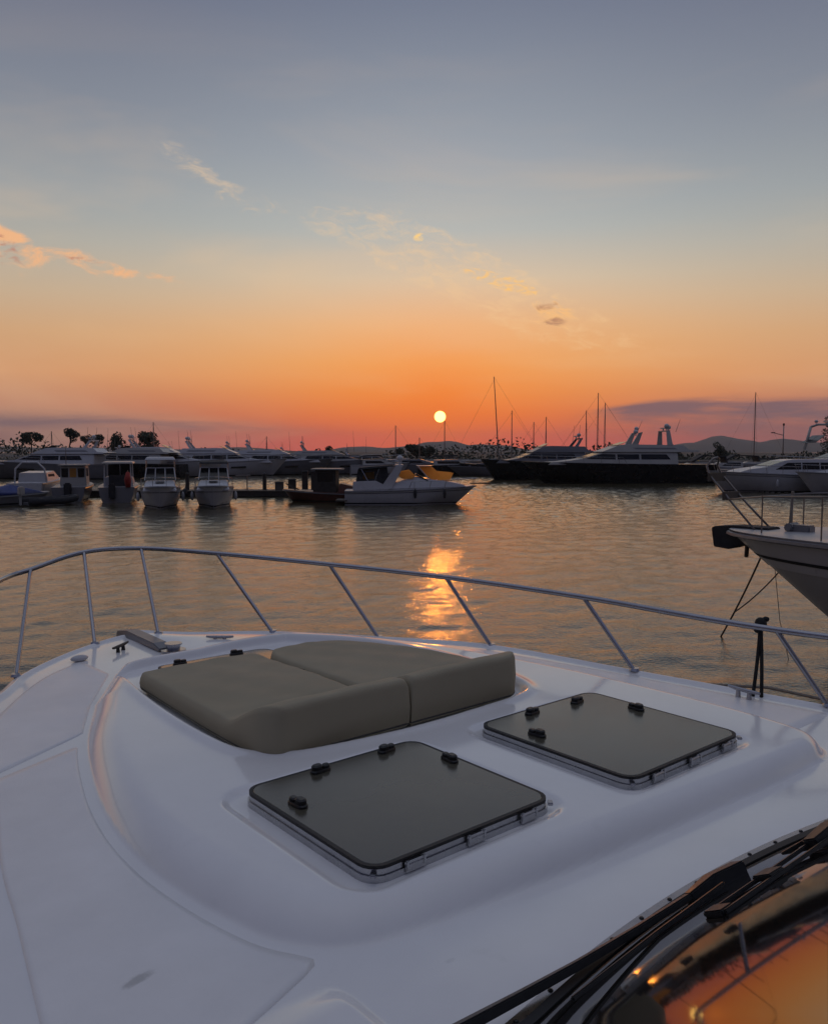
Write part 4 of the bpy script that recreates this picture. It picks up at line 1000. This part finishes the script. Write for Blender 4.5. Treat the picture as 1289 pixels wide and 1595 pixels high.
for s in (-1, 1): mb.prism([(-1.95, 1.0), (-1.2, 1.0), (-.55, 2.35), (-.95, 2.45)], .05, .05, s*1.15)
mb.box((-.75, 0, 2.42), (.5, 2.3, .12)); a = mb.build('radar_arch', M['white'], r, bevel=.02); radar(a, -.7, 2.45, 0, .22)
MB().prism([(-3.3, 2.18), (-3.2, 2.30), (-1.2, 2.46), (-.9, 2.38), (-1.2, 2.36)], 1.1, 1.0).build('bimini', M['canvas'], r)
for x in (-3.1, -2.0):
    for s in (-1, 1): MB().tube([(-2.4, s*1.15, 1.0), (x, s*1.05, 2.24)], .025, 5).build('bimini_pole', M['steel'], r)
MB().prism([(-3.6, .9), (-3.6, 1.45), (-2.2, 1.5), (-1.4, 1.1), (-1.4, .95)], 1.25, 1.2).build('cockpit_coaming', M['white'], r, bevel=.04)
MB().box((4.35, 0, 1.30), (1.3, .42, .07)).build('bow_platform', M['planks'], r, bevel=.01); bow_rail(r, 8.2, hb, zd, .5, .45, 5, .018)
for x in (.2, 2.0): MB().ball((x, -1.5, .72), (.10, .10, .30), 8, 6).build('fender', M['canvas'], r, smooth=True)
MB().box((-4.3, 0, .28), (.7, 2.4, .08)).build('swim_platform', M['planks'], r)
# --- brown workboat behind its stern
r = boat_root('workboat', 'old brown wooden workboat with a dark wheelhouse left of the sports cruiser', 505, 782, 176, 'workboat')
h, hb, zd = make_hull(r, 5.4, 2.2, .85, .6, M['wood'], boot=M['pile'])
d = MB().prism([(-.9, .55), (-.85, 2.1), (.45, 2.12), (.6, 1.3), (.6, .55)], .75, .70).build('wheelhouse', M['pile'], r, bevel=.03)
MB().box((-.25, 0, 2.16), (1.9, 1.7, .08)).build('roof', M['cream'], d); side_windows(d, [[(-.7, 1.35), (.3, 1.35), (.3, 1.9), (-.7, 1.9)]], .74, .71, (.55, 2.1))
MB().prism([(-2.3, .6), (-2.2, 1.0), (-1.1, 1.25), (-1.0, .6)], .7, .6).build('engine_cover', M['wood'], r, bevel=.04)
for s in (-1, 1): MB().tube([(1.6, s*.5, .7), (2.5, s*.1, 1.2)], .035, 5).build('bow_rail', M['pile'], r)

# --- pontoon with piles and fittings
X0, Y0 = wat(-60, 774); X1, Y1 = wat(560, 774); Yp = Y0
pt = thing('pontoon', 'low dark floating pontoon running behind the moored cabin boats', 'pontoon', ((X0+X1)/2, Yp+1.0, 0))
Lp = X1-X0
MB().box((0, 0, .22), (Lp, 2.2, .36)).build('float', M['pile'], pt)
npk = 150
pm = None
for i in range(npk):
    x = -Lp/2+Lp*(i+.5)/npk
    if pm is None: pm = MB().box((0, 0, .43), (Lp/npk-.02, 2.3, .05)).build('plank', M['planks'], pt); o = pm
    else: o = pm.copy(); COL.objects.link(o)
    o.location = (x, 0, 0); o.rotation_euler = (0, 0, 0); o.location.z = rng.uniform(-.006, .006)
def onp(px, dy=0): return (px-CX)/F_PX*(Yp+1+dy), Yp+1+dy
for px, hgt, lab in ((412, 1.15, 'single timber mooring pile at the end of the open pontoon'), (232, 1.3, 'timber pile behind the cabin boat with the hardtop'), (292, 1.2, 'timber pile between the two cabin boats facing the viewer')):
    x, y = onp(px); p_ = thing('mooring_pile', lab, 'mooring pile', (x, y, .46), 0, 'mooring piles on the pontoon')
    MB().tube([(0, 0, -.02), (0, 0, hgt)], [.15, .14], 9).build('post', M['pile'], p_, smooth=True, angle=40); MB().tube([(0, 0, hgt), (0, 0, hgt+.10)], [.17, .05], 9).build('cap', M['canvas'], p_)
x, y = onp(385); p_ = thing('gangway_frame', 'thin T shaped frame standing on the pontoon right of the cabin boats', 'frame', (x, y, .46))
MB().tube([(0, 0, -.01), (0, 0, 1.05)], .045, 7).build('upright', M['mast'], p_); MB().tube([(-.85, 0, 1.05), (.25, 0, 1.08)], .04, 7).build('crossbar', M['mast'], p_)
for px, hgt, w, lab in ((475, 1.35, .42, 'left of two dark service pedestals beside the brown workboat'), (488, 1.35, .30, 'slim dark service pedestal touching the wheelhouse of the brown workboat'), (455, .75, .55, 'squat dark service box on the pontoon near the workboat bow'), (435, .55, .6, 'low pale locker box at the corner of the pontoon')):
    x, y = onp(px, -.3); p_ = thing('service_pedestal' if hgt > 1 else 'dock_box', lab, 'pedestal' if hgt > 1 else 'dock box', (x, y, .455))
    MB().box((0, 0, hgt/2), (w, .35, hgt)).build('body', M['pile'] if px != 435 else M['planks'], p_, bevel=.03); MB().prism([(-w*.56, hgt), (-w*.5, hgt+.08), (w*.5, hgt+.08), (w*.56, hgt)], .21, .15).build('cap', M['canvas'], p_)
x, y = onp(300); q_ = thing('mooring_buoy_fender', 'dark round fender hanging at the pontoon edge between the two cabin boats', 'fender', (onp(288, -1.25)[0], Yp-.25, .35))
MB().ball((0, 0, 0), (.22, .22, .3), 10, 7).build('body', M['canvas'], q_, smooth=True); MB().tube([(0, 0, .28), (0, .1, .42)], .03, 5).build('rope_eye', M['rope'], q_)

# --- far quay and moored small craft under the sun
mb = MB(); mb.box((-5, 172, .55), (330, 9, 1.5)); tag(mb.build('quay', M['concrete'], bevel=.05), kind='structure')
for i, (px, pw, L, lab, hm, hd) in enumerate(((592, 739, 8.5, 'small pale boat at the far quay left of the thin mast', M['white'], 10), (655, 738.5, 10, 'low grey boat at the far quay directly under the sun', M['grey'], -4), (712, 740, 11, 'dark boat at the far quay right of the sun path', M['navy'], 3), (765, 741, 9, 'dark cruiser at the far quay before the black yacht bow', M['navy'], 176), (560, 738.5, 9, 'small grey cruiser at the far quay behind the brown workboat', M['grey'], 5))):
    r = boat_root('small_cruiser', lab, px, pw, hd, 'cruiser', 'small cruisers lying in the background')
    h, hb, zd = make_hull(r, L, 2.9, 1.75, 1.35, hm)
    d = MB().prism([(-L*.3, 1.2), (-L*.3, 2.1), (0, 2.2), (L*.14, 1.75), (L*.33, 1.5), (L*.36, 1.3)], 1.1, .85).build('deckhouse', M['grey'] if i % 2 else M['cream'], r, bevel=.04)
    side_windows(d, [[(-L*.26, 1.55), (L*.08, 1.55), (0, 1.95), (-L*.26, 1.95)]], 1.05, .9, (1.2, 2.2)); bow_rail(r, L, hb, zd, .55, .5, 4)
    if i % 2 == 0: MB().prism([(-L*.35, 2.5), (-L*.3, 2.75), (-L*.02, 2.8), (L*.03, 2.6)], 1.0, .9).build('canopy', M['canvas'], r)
# --- sailing boats whose masts stand over the black yachts
def sailing(px, top, D, lab, lean=0, L=11, hd=178, spread=True):
    X = (px-CX)/F_PX*D; H = CAM_H+(HORIZ-top)/F_PX*D
    r = thing('sailing_boat', lab, 'sailing boat', (X, D, 0), R(hd), 'sailing boats with bare masts', rx=0)
    h, hb, zd = make_hull(r, L, 3.1, 1.35, 1.1, M['grey'])
    MB().prism([(-L*.25, 1.05), (-L*.22, 1.5), (L*.1, 1.55), (L*.22, 1.2)], .95, .8).build('coachroof', M['cream'], r, bevel=.05)
    sgn = 1 if hd > 90 else -1
    tp = (lean, 0, H)
    rr = .0011*D*.62
    m_ = MB().tube([(0, 0, 1.2), tp], [rr, rr*.7], 7).build('mast', M['mast'], r)
    for f, w in ((.42, .8), (.70, .6)): 
        MB().tube([(lean*f, -w, H*f), (lean*f, w, H*f)], .03, 4).build('spreader', M['mast'], m_)
    for s in (-1, 1): MB().tube([(0, s*1.4, 1.2), (lean*.7, s*.6, H*.70), (lean*.97, 0, H*.98)], .012, 3).build('shroud', M['mast'], m_)
    MB().tube([(L*.48, 0, 1.35), (lean*.97, 0, H*.97)], .012, 3).build('forestay', M['mast'], m_); MB().tube([(-L*.48, 0, 1.2), (lean, 0, H)], .012, 3).build('backstay', M['mast'], m_)
    MB().tube([(.0, 0, 2.0), (-L*.34, 0, 2.1)], .11, 7).build('boom', M['canvas'], r, smooth=True)
for a in ((777, 588, 112, 'sailing boat with the tall dark mast leaning to the left', .80, 14), (796, 640, 118, 'sailing boat with an upright mast close right of the leaning one', 0, 11), (849, 650, 124, 'sailing boat with a short mast over the second black yacht', 0, 10),
          (912, 640, 120, 'sailing boat with the mast left of the tall pair', .1, 11), (929, 613, 122, 'sailing boat with the tallest upright mast over the long black yacht', 0, 15), (940, 628, 128, 'sailing boat with the mast close right of the tallest upright one', 0, 13),
          (616, 663, 150, 'sailing boat with a mast left of the setting sun', 0, 10), (653, 682, 160, 'sailing boat with a very thin short mast left below the sun', 0, 8), (692, 656, 160, 'sailing boat with a thin mast standing just under the sun', 0, 9), (830, 658, 152, 'sailing boat with a thin faint mast left of the short one', 0, 9), (1172, 612, 140, 'sailing boat with a lone thin mast over the right-hand hill', 0, 12),
          (241, 658, 132, 'sailing boat with a dark mast in front of the dense left-hand tree', 0, 10), (416, 680, 140, 'sailing boat with a short mast behind the white yacht row', 0, 8), (83, 672, 140, 'sailing boat with a thin mast between the flat topped trees', 0, 9)):
    sailing(*a)
# street lamp near the goalpost arch
D = 120; p_ = thing('street_lamp', 'street lamp with a single arm to the left beside the goalpost arch', 'street lamp', ((1217-CX)/F_PX*D, D, .2))
MB().tube([(0, 0, 0), (0, 0, 6.9)], [.10, .07], 8).build('pole', M['mast'], p_, smooth=True); MB().tube([(0, 0, 5.4), (-1.35, 0, 5.75)], .05, 6).build('arm', M['mast'], p_)
mb = MB(); mb.box((-1.5, 0, 5.78), (.55, .25, .14)); mb.build('lantern', M['canvas'], p_, bevel=.03); MB().ball((0, 0, 6.95), (.16, .16, .2), 8, 6).build('finial', M['canvas'], p_)
MB().box((0, 0, -.35), (.7, .7, .75)).build('plinth', M['concrete'], p_)

# ------------------------------------------------------------------ trees
def leaves(mb, c, r, n, size, gen, flat=1):
    for _ in range(n):
        d = gen.normal(size=3); d /= np.linalg.norm(d); rad = gen.uniform(.35, 1)**.6
        p = np.array(c)+d*np.array(r)*rad
        u = gen.normal(size=3); u /= np.linalg.norm(u); w = np.cross(u, gen.normal(size=3)); w /= np.linalg.norm(w)
        s = size*gen.uniform(.5, 1.3)
        mb.add([p-u*s, p+w*s*.6, p+u*s, p-w*s*.6], [(0, 1, 2, 3)])
def tree(name, label, px, D, top, base_z, w, kind, seed, group='trees along the far shore'):
    gen = np.random.default_rng(seed)
    X = (px-CX)/F_PX*D; H = CAM_H+(HORIZ-top)/F_PX*D-base_z; Wd = w/F_PX*D
    r = thing(name, label, 'tree', (X, D, base_z), 0, group)
    tk = MB(); lf = MB()
    if kind == 'pine':
        lean = gen.uniform(-.1, .1)*H
        tk.tube([(0, 0, -.2), (lean*.4, 0, H*.4), (lean, 0, H*.72)], [H*.030, H*.022, H*.014], 7)
        for i in range(7):
            a = gen.uniform(0, 6.28); q = gen.uniform(.3, 1)*Wd*.42; zz = H*gen.uniform(.66, .95)
            e = (lean+q*math.cos(a), q*math.sin(a), zz); tk.tube([(lean*.8, 0, H*gen.uniform(.5, .7)), ((lean+e[0])/2, e[1]/2, zz-.1*H), e], [H*.012, H*.008, H*.004], 5)
            leaves(lf, e, (Wd*.22, Wd*.22, H*.10), 150, Wd*.050, gen)
        leaves(lf, (lean, 0, H*.86), (Wd*.42, Wd*.36, H*.12), 420, Wd*.050, gen)
    elif kind == 'round':
        tk.tube([(0, 0, -.2), (0, 0, H*.5)], [H*.04, H*.02], 7)
        for i in range(9):
            a = gen.uniform(0, 6.28); q = gen.uniform(.1, .8)*Wd*.36; zz = H*gen.uniform(.35, .85)
            e = (q*math.cos(a), q*math.sin(a), zz); tk.tube([(0, 0, H*.35), e], [H*.014, H*.005], 5); leaves(lf, e, (Wd*.26, Wd*.26, H*.17), 170, Wd*.055, gen)
    else:
        tk.tube([(0, 0, -.2), (0, 0, H*.9)], [H*.03, H*.008], 7)
        for i in range(12):
            zz = H*(.12+.8*i/11); ww = Wd*.5*math.sin(math.pi*(.15+.8*i/11))**.7
            leaves(lf, (gen.uniform(-.1, .1)*Wd, 0, zz), (ww, ww, H*.08), 110, Wd*.06, gen)
    tk.build('trunk', M['bark'], r); lf.build('crown', M['leaf'], r)
for i, a in enumerate(((50, 672, 34, 'broad umbrella pine nearest the left edge', 'pine'), (108, 668, 25, 'thin ragged pine with open crown, second from the left', 'pine'), (134, 677, 18, 'small narrow pine between two ragged ones', 'pine'), (154, 676, 21, 'ragged low pine left of the bushy one', 'pine'), (183, 673, 30, 'dense bushy tree right of the ragged pines', 'round'), (234, 671, 36, 'dense dark tree behind the mast at left', 'round'))):
    tree('pine_tree' if a[4] == 'pine' else 'tree', a[3], a[0], 205, a[1], .8, a[2], a[4], 40+i)
for i, a in enumerate(((512, 695, 18, 'small round tree alone over the white yacht row'), (650, 690, 44, 'broad dark bush below and left of the sun'), (622, 697, 18, 'little bush at the foot of the mast left of the sun'), (669, 695, 20, 'dark bush right of the broad one under the sun'), (1120, 686, 24, 'round topped tree in front of the right-hand hill'), (1048, 690, 26, 'bushy tree just right of the black yacht mast fins'))):
    tree('tree', a[3], a[0], 215, a[1], .8, a[2], 'round', 60+i)
tree('cypress_tree', 'tall dark tree cut off by the right edge of the view', 1288, 150, 641, .3, 24, 'col', 90)
MB().box(((1288-CX)/F_PX*150, 150, .1), (3, 3, .9)).build('tree_planter', M['concrete'], bpy.data.objects['cypress_tree']).matrix_parent_inverse = Matrix.Translation((-(1288-CX)/F_PX*150, -150, -.3))
gen = np.random.default_rng(5); wd = MB()
for X in np.arange(-330, 330, 2.2):
    px = CX+X/230*F_PX
    hh = 3.6+1.5*math.sin(X*.05)+1.0*math.sin(X*.23+1)+gen.uniform(-.8, .9)
    if px < 60: hh += 2.2
    if 720 < px < 790: hh += 1.2
    if 1160 < px < 1250: hh += .9
    leaves(wd, (X, 228+gen.uniform(-6, 6), hh*.5), (2.4, 2.4, hh*.55), 64, .5, gen)
tag(wd.build('tree_belt', M['leaf']), 'low dark belt of scrub and small trees along the far shore', 'scrub', kind='stuff')

# ------------------------------------------------------------------ neighbouring yacht at the right, same berth direction as ours
bx, by = 5.42, 14.0; LN = 13.0
fx, fy = -math.sin(PSI), math.cos(PSI)
r = thing('neighbour_yacht', 'white yacht bow close at the right with black covered bow platform', 'yacht', (bx-fx*LN/2, by-fy*LN/2, 0), math.atan2(fy, fx))
h, hb, zd = make_hull(r, LN, 4.0, 2.02, 2.08, M['pale_grey'], rake=.20, full=.40, stripe=[(.86, .50, M['white']), (.815, .05, M['antifoul'])])
xb = LN/2
MB().prism([(xb-.75, 1.92), (xb-.70, 2.06), (xb-.1, 2.06), (xb+.24, 2.03), (xb+.30, 2.0), (xb+.25, 1.68), (xb-.02, 1.66)], .20, .20).build('bow_platform', M['canvas'], r, bevel=.012)
d = MB().prism([(-xb*.7, 1.4), (-xb*.7, 2.6), (0, 2.7), (xb*.25, 2.15), (xb*.6, 2.0), (xb*.68, 1.8)], 1.4, 1.1).build('cabin', M['white'], r, smooth=True, angle=28, bevel=.05)
side_windows(d, [[(-xb*.5, 1.95), (0, 1.95), (-.2, 2.45), (-xb*.5, 2.45)]], 1.32, 1.15, (1.4, 2.7)); front_panes(d, (xb*.24, 2.2), (.1, 2.66), 1.2, 1.1, 2)
# pulpit: one raked U-shaped loop leaning out over the bow, and a knee-high rail running aft from it
pr = MB().tube([(xb-.55, .26, 1.98), (xb-.10, .22, 2.42), (xb+.36, .20, 2.90), (xb+.43, .17, 3.05), (xb+.36, .10, 3.17), (xb+.33, 0, 3.20), (xb+.36, -.10, 3.17), (xb+.43, -.17, 3.05), (xb+.36, -.20, 2.90), (xb-.10, -.22, 2.42), (xb-.55, -.26, 1.98)], .018, 8).build('pulpit', M['mast'], r, smooth=True)
for s_ in (-1, 1):
    MB().tube([(xb-.02, s_*.22, 2.50), (xb-.9, s_*.72, 2.60), (xb-2.0, s_*1.24, 2.66), (xb-4.2, s_*1.72, 2.74)], .014, 6).build('rail', M['mast'], pr)
    for t, yy in ((.85, .70), (2.0, 1.23), (3.2, 1.56), (4.2, 1.71)):
        MB().tube([(xb-t, s_*yy, 1.95), (xb-t, s_*yy, 2.59+.035*t)], .012, 6).build('stanchion', M['mast'], pr)
for z in (2.55, 2.86): MB().box((xb+.06+(z-2.55)*.9, 0, z), (.05, .5, .14)).build('pulpit_step', M['planks'], r)
mb = MB(); mb.box((xb-1.15, 0, 2.07), (.34, .22, .13)); mb.tube([(xb-1.0, -.16, 2.09), (xb-1.0, .16, 2.09)], .075, 10); mb.build('windlass', M['grey'], r, bevel=.02)
for y, x in ((-.12, .92), (.06, .98)): MB().tube([(xb-x, y, 2.0), (xb-x-.03, y*.6, 2.66)], .022, 6).build('stowed_line', M['rope'], r)
mb = MB(); mb.tube([(xb-.42, .30, 2.0), (xb-.44, .36, 1.75), (xb-.40, .30, 1.58)], .035, 6); mb.build('anchor_shank', M['chain'], r)
def wp(px, py, D):
    a, fw, up = ray(px, py); t = D/fw; return Vector((a*t, D, CAM_H+up*t))
def stem(zf):
    q = LN/2-.20*LN*(1-zf); return Vector((bx-fx*LN/2+fx*q, by-fy*LN/2+fy*q, 2.02*zf))
o0 = stem(.80)
root = thing('mooring_rope', 'rusty mooring chain pair slanting from the neighbouring bow into the water', 'mooring chain', o0)
e_ = Vector((*wat(1118, 990), -.1)); L3 = lambda a, b, t, sag=0: tuple(a+(b-a)*t-Vector((0, 0, sag*4*t*(1-t)))-o0)
MB().tube([L3(o0, e_, t, .06) for t in np.linspace(0, 1, 9)], .016, 6).build('chain', M['chain'], root)
o1 = stem(.68); k_ = o0+(e_-o0)*.62-Vector((0, 0, .05))
MB().tube([L3(o1, k_, t, .05) for t in np.linspace(0, 1, 7)], .013, 6).build('bridle', M['rope'], root)
o0 = stem(.72); root = thing('mooring_rope', 'thin vertical line dropping from the neighbouring bow to the water', 'rope', o0)
e0 = wat(1190, 1040)
MB().tube([(0, 0, 0), (.03, -.2, -.9), (.08, -.5, -o0.z-.1)], .006, 5).build('line', M['rope'], root)
o0 = stem(.36); root = thing('mooring_rope', 'dark rope falling from the neighbouring hull at the right edge', 'rope', o0)
MB().tube([(0, 0, .02), (.01, 0, -.3), (.03, -.1, -o0.z-.1)], .016, 6).build('line', M['blackrope'], root)
root = thing('mooring_rope', 'pale rope stretched low outside the starboard deck edge towards the right', 'rope', YROOT, PSI)
a_ = dk(1195, 1071, -.10); b_ = dk(1289, 1091, -.10)
MB().tube([(1.93, 4.12, -.10), (2.12, 3.6, -.16), (a_[0], a_[1], -.10), (b_[0], b_[1], -.10), (b_[0]+.2, b_[1]-1.6, -.08)], .011, 6).build('line', M['rope'], root)

# ------------------------------------------------------------------ evening haze over the whole harbour
mh = bpy.data.materials.new('evening_haze'); mh.use_nodes = True; nt = mh.node_tree
for n in list(nt.nodes):
    if n.type == 'BSDF_PRINCIPLED': nt.nodes.remove(n)
pv = nt.nodes.new('ShaderNodeVolumePrincipled'); pv.inputs['Density'].default_value = .00012; pv.inputs['Color'].default_value = (.95, .93, .95, 1); pv.inputs['Anisotropy'].default_value = .3
nt.links.new(pv.outputs[0], nt.nodes['Material Output'].inputs['Volume'])
hz = MB().box((0, 2400, 60), (13000, 6400, 124)).build('haze', mh); tag(hz, kind='stuff')
